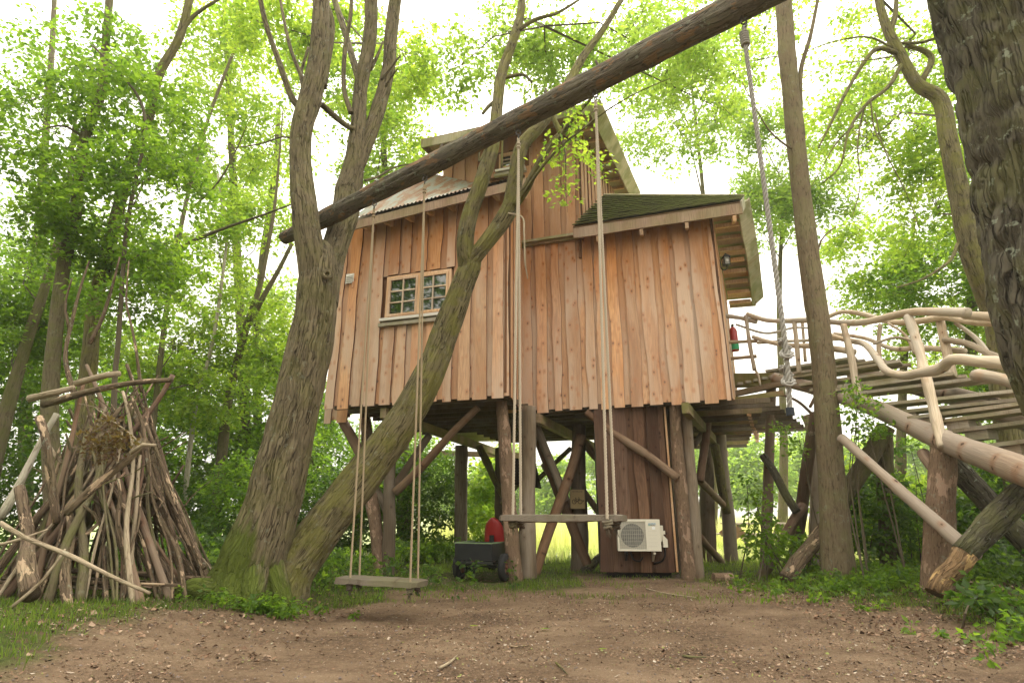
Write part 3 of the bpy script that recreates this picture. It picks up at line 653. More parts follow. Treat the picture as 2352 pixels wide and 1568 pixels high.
# ---------------------------------------------------------------- closed tower under the house
TA_ = onz(1380, 1312, .09); TB_ = onz(1551, 1314, .09); WT2 = Wall(TA_, hdir(TA_, TB_), 'tower', M_tower)
TL = (TB_ - TA_).length; print('tower', TA_, TB_, TL)
WT2.sheet([(0, .1), (TL, .1), (TL, ZF + .1), (0, ZF + .1)], mt=M_tower); WT2.clad(0, TL, lambda u: .09, lambda u: ZF + .08, seed=71, wo=(.17, .24), wu=(.1, .15), hang=.0, jit=.004)
tb = WT2.pt(TL, .09, -1.3); ta = WT2.pt(0, .09, -1.3)
WT3 = Wall(WT2.pt(TL, .09), hdir(TB_, TB_ + Vector((.35, .94, 0))), 'tower_side', M_tower); WT3.sheet([(0, .1), (1.4, .1), (1.4, ZF + .1), (0, ZF + .1)], mt=M_tower); WT3.clad(0, 1.4, lambda u: .09, lambda u: ZF + .08, seed=73, wo=(.17, .24), hang=.0, jit=.01)
mb = MB(); mb.poly([ta, TA_, WT2.pt(0, ZF + .1), WT2.pt(0, ZF + .1, -1.3)], .03, -WT2.d); mb.poly([WT2.pt(.1, -.1, -.08), WT2.pt(TL - .05, -.1, -.08), WT2.pt(TL - .05, .12, -.08), WT2.pt(.1, .12, -.08)], .1, WT2.n)
mb.build('plinth', mat('dark_plinth', .9, (.02, .018, .015))[0], house)
board('corner_batten', WT2.pt(TL + .03, .1, .02), WT2.pt(TL + .03, ZF, .02), .03, .05, M_frame, house, up=WT2.n)

# ---------------------------------------------------------------- air conditioner
M_ac = mat('cream_painted_metal', .45, (.62, .58, .48), spec=.4)[0]; M_acd = mat('black_plastic', .5, (.02, .02, .022))[0]
M_acg = mat('grille_wire', .5, (.42, .40, .34))[0]; M_blue = mat('blue_print', .6, (.03, .25, .45))[0]; M_green = mat('green_print', .6, (.02, .30, .22))[0]; M_paper = mat('paper', .8, (.75, .75, .74))[0]
A0 = onplane(1420, 1265, WT2.p + WT2.n * .36, WT2.n); A1 = onplane(1520, 1265, WT2.p + WT2.n * .36, WT2.n); A2 = onplane(1421, 1192, WT2.p + WT2.n * .36, WT2.n)
AW = (A1 - A0).length; AH = A2.z - A0.z; AD = .29; print('ac', AW, AH)
ac = thing('air_conditioner', 'cream outdoor air conditioner unit with a round fan grille on the dark wooden tower', 'air conditioner', A0)
ac.rotation_euler = (0, 0, math.atan2(WT2.d.y, WT2.d.x))
def acb(name, x0, x1, y0, y1, z0, z1, mt, smooth=False):     # local x right, y into the wall, z up
    mb = MB(); mb.box(((x0 + x1) / 2, (y0 + y1) / 2, (z0 + z1) / 2), (x1 - x0, y1 - y0, z1 - z0)); return mb.build(name, mt, ac, local=True)
gx0, gx1, gz0, gz1 = .04 * AW, .66 * AW, .06 * AH, .92 * AH
mb = MB()
mb.box((AW / 2, AD / 2 + .02, AH / 2), (AW, AD, AH - .002))
for x0, x1, z0, z1 in ((0, gx0, 0, AH), (gx1, AW, 0, AH), (gx0, gx1, 0, gz0), (gx0, gx1, gz1, AH)): mb.box(((x0 + x1) / 2, .010, (z0 + z1) / 2), (x1 - x0, .022, z1 - z0))
o = mb.build('casing', M_ac, ac, local=True); bv = o.modifiers.new('bevel', 'BEVEL'); bv.width = .004; bv.segments = 1
mb = MB(); cx, cz = (gx0 + gx1) / 2, (gz0 + gz1) / 2; rr = (gx1 - gx0) * .43
mb.disc((cx, .017, cz), (0, -1, 0), [(0, 0), (rr, 0), (rr, -.004)], 40); mb.build('fan_opening', M_acd, ac, local=True)
mb = MB()
for k in range(5):
    a = k * 2 * math.pi / 5; c_, s_ = math.cos(a), math.sin(a); c2, s2 = math.cos(a + .7), math.sin(a + .7)
    mb.add([(cx + c_ * .04, .014, cz + s_ * .04), (cx + c_ * rr * .92, .010, cz + s_ * rr * .92), (cx + c2 * rr * .92, .016, cz + s2 * rr * .92), (cx + c2 * .04, .016, cz + s2 * .04)], [[0, 1, 2, 3]])
mb.build('fan_blades', mat('fan_plastic', .5, (.05, .05, .055))[0], ac, local=True)
mb = MB()
for k in range(30):
    z = gz0 + (gz1 - gz0) * (k + .5) / 30; mb.box((cx, .004, z), (gx1 - gx0, .003, .0035 if k % 4 else .007))
for k in range(13):
    x = gx0 + (gx1 - gx0) * (k + .5) / 13; mb.box((x, .001, cz), (.0045, .003, gz1 - gz0))
mb.build('grille', M_acg, ac, local=True)
for k in range(5): acb('panel_groove', .72 * AW, .92 * AW, -.0025, -.001, AH * (.15 + .12 * k), AH * (.155 + .12 * k), M_acg)
acb('panel', .70 * AW, .95 * AW, -.0015, 0, .05 * AH, .93 * AH, M_ac)
acb('paper_note', .81 * AW, .885 * AW, -.006, -.003, .68 * AH, .77 * AH, M_paper)
acb('stripe', .73 * AW, .78 * AW, -.005, -.003, .80 * AH, .82 * AH, M_green); acb('stripe', .785 * AW, .89 * AW, -.005, -.003, .80 * AH, .82 * AH, M_acd)
mb = MB(); mb.add([(.728 * AW, -.005, .865 * AH), (.742 * AW, -.005, .835 * AH), (.76 * AW, -.005, .87 * AH)], None, [[0, 1, 2]]); mb.build('logo', M_blue, ac, local=True)
mb = MB(); V = [(0, 0, 0), (0, .07, 0), (.0, .07, .5), (.0, 0, .5)]
w_ = AW; mb.box((w_ + .03, .17, AH * .55), (.05, .14, AH * .5)); mb.poly([(w_ + .04, .08, AH * .12), (w_ + .11, .08, AH * .12), (w_ + .11, .08, AH * .36), (w_ + .05, .08, AH * .5), (w_ + .04, .08, AH * .5)], .16, (0, -1, 0))
mb.build('valve_cover', M_ac, ac, local=True)
acb('cable_clip', AW + .06, AW + .10, .22, .25, AH * .52, AH * .63, M_ac)
for x in (.2, .84):
    mb = MB(); mb.box((AW * x, .2, -.03), (.035, .34, .03)); mb.poly([(AW * x - .016, .05, -.04), (AW * x - .016, .34, -.04), (AW * x - .016, .34, -.17)], .03, (-1, 0, 0)); mb.build('bracket', M_ac if x > .5 else M_acd, ac, local=True)
mb = MB(); mb.tube([(AW + .06, .18, AH * .2), (AW + .07, .2, -.06), (AW + .02, .27, -.16), (AW - .1, .33, -.20)], .014, 8, .03); mb.tube([(.2, .16, -.02), (.24, .2, -.13), (.34, .25, -.16), (.40, .30, -.10)], .012, 8, .03); mb.build('hose', M_acd, ac, smooth=True, local=True)
def lettering(txt, size, loc, rot, mt, par, name='lettering', sx=1):
    c = bpy.data.curves.new(name, 'FONT'); c.body = txt; c.size = size; c.extrude = .0006; c.materials.append(mt); c.resolution_u = 2; c.align_x = 'CENTER'
    o = bpy.data.objects.new(name, c); COL.objects.link(o); o.location = loc; o.rotation_euler = rot; o.scale = (sx, 1, 1)
    bpy.context.view_layer.update(); me = bpy.data.meshes.new_from_object(o.evaluated_get(bpy.context.evaluated_depsgraph_get())); q = bpy.data.objects.new(name, me)
    q.location, q.rotation_euler, q.scale = o.location, o.rotation_euler, o.scale; bpy.data.objects.remove(o); q.name = name; COL.objects.link(q); q.parent = par; return q
lettering('DAIKIN', .036, (.83 * AW, -.006, .838 * AH), (R(90), 0, 0), M_blue, ac, sx=.85)
lettering('INVERTER', .012, (.84 * AW, -.007, .805 * AH), (R(90), 0, 0), M_paper, ac)

# ---------------------------------------------------------------- small things on the house
vq = WL.uz(806, 641); v0 = WL.uz(797, 654); v1 = WL.uz(817, 630)
vent = thing('wall_vent', 'small white louvred vent cover high on the left end of the plank wall', 'vent', WL.pt((v0[0] + v1[0]) / 2, v0[1], .055)); vent.rotation_euler = (0, 0, math.atan2(dL.y, dL.x))
vw, vh = v1[0] - v0[0], v1[1] - v0[1]
mb = MB(); mb.box((0, .01, vh / 2), (vw, .02, vh)); mb.build('frame', M_white, vent, local=True)
for k in range(5):
    mb = MB(); z = vh * (k + .6) / 5.4; mb.add([(-vw * .42, -.002, z), (vw * .42, -.002, z), (vw * .42, -.02, z - vh * .13), (-vw * .42, -.02, z - vh * .13)], [[0, 1, 2, 3]]); mb.build('louvre', M_white, vent, local=True)
board('plank', WL.pt(v1[0] - .01, v0[1] - .09, .03), WL.pt(v1[0] - .01, v0[1] + .02, .03), .025, .06, M_cedar, house, up=nL)
lp = at(1668, 600, 10.3)
lan = thing('wall_lantern', 'black carriage lantern on a curved arm beside the entrance under the gable', 'lantern', lp)
M_blk = mat('black_iron', .5, (.025, .027, .025), .3)[0]; M_lg = mat('lantern_glass', .1, (.35, .36, .33), spec=.8)[0]
mb = MB()
for sx_ in (-1, 1):
    for sy in (-1, 1): mb.bar((sx_ * .05, sy * .05, -.08), (sx_ * .062, sy * .062, .08), .012, .012)
mb.box((0, 0, -.085), (.12, .12, .015)); mb.build('cage', M_blk, lan, local=True)
mb = MB(); mb.disc((0, 0, .08), (0, 0, 1), [(.1, 0), (.09, .02), (.03, .07), (.012, .09), (.0, .1)], 4); mb.build('cap', M_blk, lan, local=True)
mb = MB(); mb.box((0, 0, 0), (.094, .094, .15)); mb.build('glass', M_lg, lan, local=True)
mb = MB(); mb.disc((0, -.052, .0), (0, -1, 0), [(0, .01), (.025, .006), (.03, 0)], 12); mb.build('bulb', M_paper, lan, local=True)
mb = MB(); mb.tube([(0, 0, -.09), (0, .0, -.15), (-.05, .0, -.19), (-.11, .0, -.16), (-.13, 0, -.08)], .011, 8, .02); mb.box((-.135, 0, -.06), (.02, .06, .16)); mb.build('arm', M_blk, lan, local=True)
fe = thing('fire_extinguisher', 'red fire extinguisher with a green band hanging beside the treehouse door', 'fire extinguisher', at(1689, 806, 11.2))
M_red = mat('red_enamel', .35, (.32, .018, .018), spec=.5)[0]
mb = MB(); mb.disc((0, 0, 0), (0, 0, 1), [(0, 0), (.075, 0), (.08, .02), (.08, .42), (.06, .48), (.025, .52), (0, .52)], 16); mb.build('cylinder', M_red, fe, local=True, smooth=True)
mb = MB(); mb.disc((0, 0, .0), (0, 0, 1), [(.083, .02), (.083, .14)], 16); mb.build('band', mat('green_band', .5, (.03, .3, .12))[0], fe, local=True)
mb = MB(); mb.box((0, 0, .55), (.03, .09, .05)); mb.tube([(0, .03, .55), (.05, .09, .45), (.06, .1, .2)], .01, 6, .04); mb.build('nozzle', M_blk, fe, local=True)
# bicycle rental sign on a stilt
SG = at(1327, 1168, 10.74); sg = thing('bicycle_sign', 'small tan sign with a bicycle pictogram on a stilt behind the wide swing', 'sign', SG)
M_tan = mat('tan_sign', .6, (.30, .22, .10))[0]; M_ink = mat('sign_ink', .7, (.05, .035, .02))[0]
mb = MB(); mb.box((0, 0, .17), (.28, .012, .35)); mb.build('plate', mat('sign_rim', .6, (.10, .07, .035))[0], sg, local=True)
mb = MB(); mb.box((0, -.009, .17), (.262, .006, .33)); mb.build('panel', M_tan, sg, local=True)
mb = MB(); y = -.016
for cx_ in (-.062, .045): mb.ring((cx_, y, .125), (0, 1, 0), .036, .005, 18, 5)
for a, b2 in (((-.062, .125), (-.03, .18)), ((-.03, .18), (-.008, .125)), ((-.062, .125), (-.008, .125)), ((-.03, .172), (.028, .172)), ((.028, .172), (-.008, .125)), ((.045, .125), (.025, .195)), ((.012, .2), (.035, .195)), ((-.03, .18), (-.034, .192)), ((-.046, .192), (-.022, .192)), ((.07, .14), (.115, .14))):
    mb.bar((a[0], y, a[1]), (b2[0], y, b2[1]), .006, .007)
mb.bar((.095, y, .155), (.115, y, .14), .006, .006); mb.bar((.095, y, .125), (.115, y, .14), .006, .006)
mb.build('bicycle_pictogram', M_ink, sg, local=True)
lettering('FIETSVERHUUR', .032, (0, -.014, .292), (R(90), 0, 0), M_ink, sg, sx=.86)
# dark hanging board under the floor
hb = thing('dark_board', 'dark tilted board hanging under the floor behind the front stilts', 'board', at(1212, 1080, 12.2))
mb = MB(); mb.poly([at(1178, 1050, 12), at(1230, 1060, 12.2), at(1244, 1122, 12.2), at(1180, 1112, 12.0)], .03, (0, -1, 0)); mb.build('panel', mat('black_board', .8, (.03, .022, .018))[0], hb)
# ---------------------------------------------------------------- log beam, swings, climbing rope
LA = at(652, 547, 6.95); LBm = at(762, 494, 6.45); LC = at(1735, -2, 3.55); LD = LBm + (LC - LBm) * 1.42
LBm = at(762, 494, 6.5)
log = thing('hanging_log', 'long dark pine log wedged in a tree fork and carrying the swings', 'log', LA)
t_ = [0, .1, .5, 1.0, 1.42]; pl = [LA, LBm]
mb = MB(); mb.tube([LA, LBm, LBm.lerp(LC, .5), LC, LD], [.082, .112, .108, .122, .135], 64, .03, .06, 4, .010, 5, knob=.12)
mb.build('trunk', M_log, log, smooth=True)
lgd = (LC - LBm)
def logpt(x):         # point on the underside of the log seen at photo column x
    best = None
    for k in range(400):
        p = LBm + lgd * (k / 399 * 1.05); d = p - EYE; px = 1176 + FPX * d.x / (d.y * math.cos(PITCH) + d.z * math.sin(PITCH))
        if best is None or abs(px - x) < best[0]: best = (abs(px - x), p, k / 399 * 1.05)
    return best[1], .110 + .012 * best[2]
for k in range(6):
    p, r_ = logpt(900 + k * 120); rn = random.Random(k)
    mb = MB(); q = p + Vector((rn.uniform(-.05, .05), -.03, r_ * .9)); mb.tube([q, q + Vector((rn.uniform(-.03, .03), -.01, .05))], [.018, .010], 7); mb.build('branch_stub', M_log, log)
M_rope = mat('hemp_rope', .9, (.36, .28, .18))[0]; M_rope2 = mat('pale_rope', .9, (.46, .39, .30))[0]; M_rope3 = mat('grey_climbing_rope', .85, (.30, .28, .25))[0]
nt = M_rope.node_tree
M_met = mat('shackle_steel', .45, (.10, .09, .085), .8)[0]
def strands(mb, P, r, pitch, n=3, sub=7):
    P = [Vector(p) for p in P]; L = [0]
    for a, b2 in zip(P[:-1], P[1:]): L.append(L[-1] + (b2 - a).length)
    N = max(6, int(L[-1] / pitch * sub)); t = np.linspace(0, L[-1], N)
    A_ = np.array([list(p) for p in P]); C = np.stack([np.interp(t, L, A_[:, k]) for k in range(3)], -1)
    T = np.gradient(C, axis=0); T /= np.linalg.norm(T, axis=1)[:, None]
    ref = np.array([1., 0, 0]) if abs(T[0][0]) < .8 else np.array([0, 1., 0])
    U = ref - T * (T @ ref)[:, None]; U /= np.linalg.norm(U, axis=1)[:, None]; W = np.cross(T, U)
    for k in range(n):
        a = t / pitch * 2 * np.pi + k * 2 * np.pi / n
        Q = C + (U * np.cos(a)[:, None] + W * np.sin(a)[:, None]) * r * .6
        mb.tube(Q, r * .50, 6, cap=True)
def rope(pts, r, mt, par, pitch=None, name='rope'):
    mb = MB(); strands(mb, pts, r, pitch or r * 6.5); return mb.build(name, mt, par, smooth=True)
def knot(p, s, mt, par, name='knot', seed=0, tail=True):
    rn = random.Random(seed); mb = MB(); pts = []
    for k in range(22):
        a = k * .95; pts.append(Vector(p) + Vector((math.cos(a) * s * (1 + .25 * math.sin(a * 1.7)), math.sin(a) * s, (k / 22 - .5) * s * 2.4 + rn.uniform(-.2, .2) * s)))
    mb.tube(pts, s * .42, 6, s * .3)
    if tail:
        for k in range(9): mb.tube([Vector(p) + Vector((rn.uniform(-1, 1) * s * .4, rn.uniform(-1, 1) * s * .4, -s)), Vector(p) + Vector((rn.uniform(-1, 1) * s, rn.uniform(-1, 1) * s, -s * rn.uniform(2.4, 3.6)))], [s * .16, s * .05], 4)
    return mb.build(name, mt, par, smooth=True)
def hook(p, top, par):
    mb = MB(); mb.tube([top + Vector((0, 0, .05)), top - Vector((0, 0, .03))], .012, 8); mb.ring(top - Vector((0, 0, .05)), (0, 1, 0), .024, .007, 12, 6); mb.ring(top - Vector((0, 0, .095)), (1, .2, 0), .026, .006, 12, 6)
    mb.box(top - Vector((0, 0, .005)), (.05, .05, .015)); return mb.build('shackle', M_met, par, smooth=True)
def seatboard(c0, c1, w, th, seed, mt):
    """weathered live-edge seat board"""
    c0 = Vector(c0); c1 = Vector(c1); d = c1 - c0; L = d.length; d.normalize(); s_ = Vector((-d.y, d.x, 0)).normalized(); u = d.cross(s_); K = 26
    if u.z < 0: u = -u
    V = []; t = np.linspace(0, 1, K + 1)
    n1 = fbm(np.stack([t * 5, t * 0 + seed, t * 0], -1), 3, seed) - .5; n2 = fbm(np.stack([t * 5, t * 0 + seed + 5, t * 0], -1), 3, seed) - .5; n3 = fbm(np.stack([t * 9, t * 0 + seed + 9, t * 0], -1), 3, seed) - .5
    prof = [(-1, -.35), (-.93, .42), (-.4, .5), (.4, .5), (.93, .42), (1, -.35), (.6, -.5), (-.6, -.5)]
    for k in range(K + 1):
        e_ = min(1, math.sin(math.pi * min(.5, min(t[k], 1 - t[k]) * 14 + .22)))
        for (a, b2) in prof:
            ww = w / 2 * e_ * (1 + (n1[k] if a < 0 else n2[k]) * .5); hh = th * (1 + n3[k] * (.8 if b2 < 0 else .15)) * (.6 + .4 * e_)
            V.append(c0 + d * (L * t[k]) + s_ * a * ww + u * b2 * hh)
    P = len(prof); Q = [[k * P + i, k * P + (i + 1) % P, (k + 1) * P + (i + 1) % P, (k + 1) * P + i] for k in range(K) for i in range(P)]
    T = [[0, i + 1, i] for i in range(1, P - 1)] + [[K * P, K * P + i, K * P + i + 1] for i in range(1, P - 1)]
    mb = MB(); mb.add([list(v) for v in V], Q, T, None); return mb
def swing(name, label, tops, seat, bots, r, mt, w, th, seed, zt):
    s0, s1 = seat; sw = thing(name, label, 'swing', (s0 + s1) / 2, 'rope swings hanging from the long log')
    seatboard(s0, s1, w, th, seed, M_seat).build('seat', M_seat, sw)
    for (tx, (bf, bb)) in zip(tops, bots):
        p, r_ = logpt(tx); top = p - Vector((0, 0, r_ - .01)); hook(p, top, sw); kn = top - Vector((0, 0, .2))
        rope([top - Vector((0, 0, .11)), kn], r * 1.35, mt, sw)
        mbk = MB(); mbk.ring(kn + Vector((0, 0, .02)), (0, 0, 1), r * 1.3, r * .8, 10, 6); mbk.ring(kn - Vector((0, 0, .02)), (0, .2, 1), r * 1.4, r * .8, 10, 6); mbk.build('lashing', mt, sw, smooth=True)
        for q in (bf, bb):
            rope([kn + (q - kn).normalized() * .0, q - Vector((0, 0, th * .5))], r, mt, sw)
            knot(q - Vector((0, 0, th * .5 + .035)), r * 2.3, M_seat, sw, seed=int(q.x * 100))
    return sw
SY = 6.0; s0 = at(787, 1337, 6.12); s1 = at(972, 1345, 5.82); zs = .33; s0.z = zs + .015; s1.z = zs - .0
b0 = at(805, 1320, 5.98); b1 = at(826, 1318, 6.22); b2_ = at(942, 1340, 5.72); b3 = at(960, 1330, 5.95)
for q in (b0, b1, b2_, b3): q.z = zs + .02
swing('rope_swing', 'low narrow plank swing on four hemp ropes left of the leaning trunk', (862, 978), (s0, s1), ((b0, b1), (b2_, b3)), .0105, M_rope, .36, .062, 2, zs)
pL, _ = logpt(1190); pR, _ = logpt(1366); print('swing2 Y', pL, pR)
s0 = at(1158, 1187, pL.y - .02); s1 = at(1434, 1184, pR.y + .03); zm = .93; s0.z = zm; s1.z = zm
q0 = at(1178, 1183, pL.y - .09); q1 = at(1196, 1183, pL.y + .07); q2 = at(1394, 1178, pR.y - .06); q3 = at(1413, 1176, pR.y + .1)
for q in (q0, q1, q2, q3): q.z = zm + .02
swing('rope_swing', 'high wide plank swing on pale ropes in front of the air conditioner', (1190, 1366), (s0, s1), ((q0, q1), (q2, q3)), .0115, M_rope2, .24, .055, 3, zm)
p, r_ = logpt(1702); top = p - Vector((0, 0, r_ - .01))
cr = thing('climbing_rope', 'thick grey twisted climbing rope with three knots hanging from the log', 'rope', top)
hook(p, top, cr); z_e = at(1818, 942, top.y)
bot = Vector((z_e.x, top.y + .02, z_e.z)); k1 = at(1806, 805, top.y); k2 = at(1810, 868, top.y); k0 = at(1712, 100, top.y)
rope([top - Vector((0, 0, .1)), k0, k1, k2, bot], .0175, M_rope3, cr, pitch=.13)
mb = MB()
for k in range(6): mb.ring(k0 + Vector((0, 0, .10 - k * .022)), (0, .1, 1), .026, .011, 12, 6)
mb.build('whipping', M_rope3, cr, smooth=True)
for kk, sd in ((k1, 1), (k2, 2)):
    mb = MB(); pts = [kk + Vector((math.cos(a) * .030, math.sin(a) * .034, .05 * math.cos(a * .66) + (a / 9 - .5) * .05)) for a in np.linspace(0, 9.5, 26)]
    strands(mb, pts, .017, .12); mb.build('knot', M_rope3, cr, smooth=True)
mb = MB(); mb.tube([bot + Vector((0, 0, .02)), bot - Vector((0, 0, .03))], .026, 10); mb.build('end_tape', mat('dark_tape', .6, (.02, .025, .035))[0], cr)

# ---------------------------------------------------------------- footbridge
br = thing('footbridge', 'stepped wooden footbridge with crooked branch railings leading to the treehouse', 'footbridge', (5.1, 8.4, 0))
def S3(lst): return [at(x, y, Y) for x, y, Y in lst]
mb = MB(); mb.tube(S3([(1780, 868, 10.2), (1905, 902, 9.0), (2010, 938, 8.1), (2165, 1010, 6.8), (2352, 1082, 5.6), (2480, 1140, 5.0)]), [.10, .11, .12, .13, .145, .15], 24, .1, .08, 3, 0, 4, knob=.1); mb.build('stringer', M_stringer, br, smooth=True)
mb = MB(); mb.tube([p + Vector((1.25, -.3, .02)) for p in S3([(1780, 868, 10.2), (1905, 902, 9.0), (2010, 938, 8.1), (2165, 1010, 6.8), (2352, 1082, 5.6)])], [.12, .13, .14, .15, .165], 14, .1, .08, 3, 0, 4, knob=.1); mb.build('stringer', M_stringer, br, smooth=True)
treads = [(1758, 852, 10.5, 1980, 828), (1790, 862, 10.0, 2000, 840), (1822, 866, 9.6, 2066, 843), (1835, 884, 9.3, 2075, 858), (1860, 896, 9.0, 2100, 866), (1905, 897, 8.75, 2159, 868), (1950, 905, 8.45, 2252, 884),
          (1998, 931, 8.1, 2318, 902), (2034, 949, 7.75, 2330, 922), (2085, 960, 7.3, 2345, 936), (2149, 969, 6.95, 2400, 944), (2190, 990, 6.6, 2440, 962), (2266, 1024, 6.1, 2500, 986)]
for k, (x, y, Y_, xr, yr) in enumerate(treads):
    A = at(x, y, Y_); dr = at(xr, yr, Y_ - 1.0) - A; dr.z = 0; dr.normalize(); ln = 1.55 + random.uniform(-.08, .12)
    rn = random.Random(k); up_ = Vector((0, 0, 1)); sd_ = Vector((-dr.y, dr.x, 0))
    o = board('tread', A + sd_ * .12, A + sd_ * .12 + dr * ln + up_ * rn.uniform(-.02, .02), .27, .042, M_step, br)
    if k > 7: board('spacer_block', A + dr * .1 + sd_ * .1 - up_ * .075, A + dr * .34 + sd_ * .1 - up_ * .075, .16, .10, M_step, br)
    else: board('tread', A + sd_ * .30 + dr * .05, A + sd_ * .30 + dr * (ln + .1), .12, .04, M_step, br)
for k in range(5):
    A = at(1690 + k * 18, 884 - k * 4, 10.9 - .1 * k); board('tread', A, A + Vector((1.2, -.1, .0)), .3, .05, M_step, br)
board('edge_beam', at(1684, 872, 10.9), at(1780, 872, 10.4), .08, .26, M_beam, br); board('edge_beam', at(1684, 905, 10.6), at(1800, 880, 9.9), .1, .1, M_beam, br)
board('edge_beam', at(1640, 925, 10.2), at(1800, 902, 9.8), .06, .09, M_beam, br)
def rail(lst, r, nm='rail', mt=None, r1=None, seg=10, seed=0, knob=.3):
    r *= .70; r1 = (r1 or 0) * .72 or None
    P = S3(lst); mb = MB(); n = len(P)
    mb.tube(P, list(np.linspace(r, r1 or r, n)), seg + 4, .05, .26, 5, .003, seed + len(lst) * 7, knob=knob * 1.8); return mb.build(nm, mt or M_peeled, br, smooth=True)
rail([(1664, 725, 10.3), (1700, 730, 10.2), (1738, 739, 10.0)], .06); rail([(1716, 722, 10.1), (1760, 735, 9.8), (1800, 737, 9.5), (1870, 735, 9.2), (1935, 741, 8.8), (1990, 739, 8.3), (2080, 719, 7.6), (2150, 716, 7.1), (2224, 718, 6.7)], .06, seed=1, r1=.085)
rail([(1668, 786, 10.2), (1740, 783, 10.0)], .05); rail([(1670, 824, 10.2), (1738, 818, 10.0)], .05)
rail([(1728, 773, 10.0), (1775, 787, 9.8), (1810, 793, 9.6), (1870, 795, 9.1), (1930, 803, 8.7), (1962, 809, 8.5)], .045, seed=3, r1=.075)
rail([(1740, 787, 9.9), (1840, 782, 10.2), (1925, 779, 9.9)], .04)
rail([(1896, 767, 9.6), (1940, 780, 9.2), (1985, 790, 8.5), (2015, 823, 8.0), (2035, 850, 7.7), (2070, 862, 7.3), (2110, 857, 6.9), (2160, 846, 6.6), (2188, 826, 6.3), (2250, 830, 6.0), (2330, 838, 5.6), (2400, 850, 5.3)], .062, seed=5, r1=.10)
rail([(1896, 730, 10.4), (1935, 716, 10.2), (1985, 722, 9.9), (2050, 740, 9.3), (2120, 736, 8.7), (2170, 727, 8.2), (2220, 735, 7.8), (2300, 740, 7.2), (2360, 745, 6.9)], .055, seed=6, r1=.10)
rail([(2215, 724, 7.4), (2280, 728, 7.0), (2352, 730, 6.6)], .09, seed=16)
rail([(1915, 766, 10.2), (1985, 776, 9.8), (2050, 800, 9.3), (2110, 799, 8.9), (2170, 802, 8.4), (2215, 806, 8.1)], .045, seed=7, r1=.07)
rail([(2170, 780, 8.2), (2225, 790, 7.8), (2290, 822, 7.2), (2352, 840, 6.8)], .06, seed=8)
rail([(2248, 862, 5.9), (2290, 868, 5.7), (2352, 885, 5.4)], .10, seed=9, r1=.09, knob=.8)
rail([(1895, 742, 9.0), (1975, 740, 8.9)], .04)
rail([(1713, 724, 10.1), (1722, 790, 10.05), (1733, 850, 10.0)], .05, 'baluster'); rail([(1655 + 18, 790, 10.5), (1678, 850, 10.5)], .07, 'baluster')
rail([(1824, 735, 9.4), (1830, 790, 9.35), (1836, 858, 9.3)], .055, 'baluster'); rail([(1843, 742, 10.6), (1850, 830, 10.5)], .04, 'baluster')
rail([(1937, 746, 8.6), (1955, 820, 8.5), (1970, 905, 8.4), (1978, 925, 8.4)], .075, 'baluster', seed=3); rail([(2086, 727, 7.55), (2110, 800, 7.3), (2140, 920, 6.95), (2166, 1028, 6.62)], .085, 'baluster', r1=.08, seed=4)
rail([(2022, 745, 9.4), (2018, 790, 9.4), (2022, 838, 9.3)], .05, 'baluster'); rail([(2160, 738, 8.4), (2175, 810, 8.2), (2192, 884, 8.0)], .085, 'baluster', seed=8)
rail([(1735, 850, 10.0), (1742, 862, 9.95), (1746, 885, 9.9)], .03, 'baluster')
rail([(1690, 745, 10.3), (1760, 765, 10.1), (1830, 752, 9.9), (1900, 760, 9.8)], .028, 'branch'); rail([(2040, 742, 9.3), (2080, 770, 9.0), (2100, 812, 8.9)], .03, 'branch'); rail([(2195, 742, 8.1), (2240, 775, 7.8), (2275, 815, 7.5)], .04, 'branch', seed=5); rail([(2005, 790, 8.4), (2060, 775, 8.2), (2120, 790, 7.9)], .03, 'branch', seed=4)
rail([(1860, 935, 9.3), (1880, 905, 9.3), (1925, 900, 9.2)], .035, 'branch', M_redpole); rail([(1780, 900, 10.0), (1830, 920, 9.8), (1870, 955, 9.7)], .035, 'branch', M_redpole, seed=2)
# supports of the bridge
post(1772, 868, 1757, 1312, .09, M_redpole, par=br, r1=.085); post(1872, 965, 1817, 1305, .105, M_redpole, par=br, Yt=9.6, r1=.09)
post(1882, 960, 1870, 1300, .12, par=br); brace(1855, 955, 9.8, 1872, 1000, 9.7, .1, M_palebranch, par=br)
brace(1752, 1045, 10.6, 1830, 1175, 10.2, .07, M_dark, par=br); brace(1805, 1330, 8.9, 1905, 1200, 9.3, .11, M_stick, par=br); brace(1745, 1330, 9.9, 1845, 1160, 10.4, .08, M_redpole, par=br); brace(1905, 1205, 9.4, 2035, 980, 9.0, .13, M_bgbark, par=br)
brace(1932, 1005, 7.9, 2240, 1278, 6.15, .060, M_stringer, 'long_pole', par=br, r1=.078, sag=.0)
B = onz(2148, 1352, .17); 
mb = MB(); mb.tube([Vector((B.x, B.y, B.z - .1)), at(2158, 1200, B.y), at(2168, 1020, B.y)], [.165, .15, .135], 20, .07, .12, 3, 0, 8, knob=.3); mb.build('post', M_barkpost, br, smooth=True)
brace(2148, 1362, 6.2, 2215, 1270, 6.15, .085, M_torn, 'torn_log_end', par=br, r1=.112, knob=.8, seg=22); brace(2212, 1272, 6.15, 2400, 1080, 6.0, .115, M_dark, par=br, seg=18)
brace(2165, 1040, 7.4, 2400, 1290, 6.9, .13, M_dark, par=br); brace(2030, 985, 9.0, 2040, 1310, 9.6, .12, M_bgbark, 'post', par=br)
brace(2120, 1040, 7.1, 2160, 1095, 6.8, .07, M_redpole, par=br)
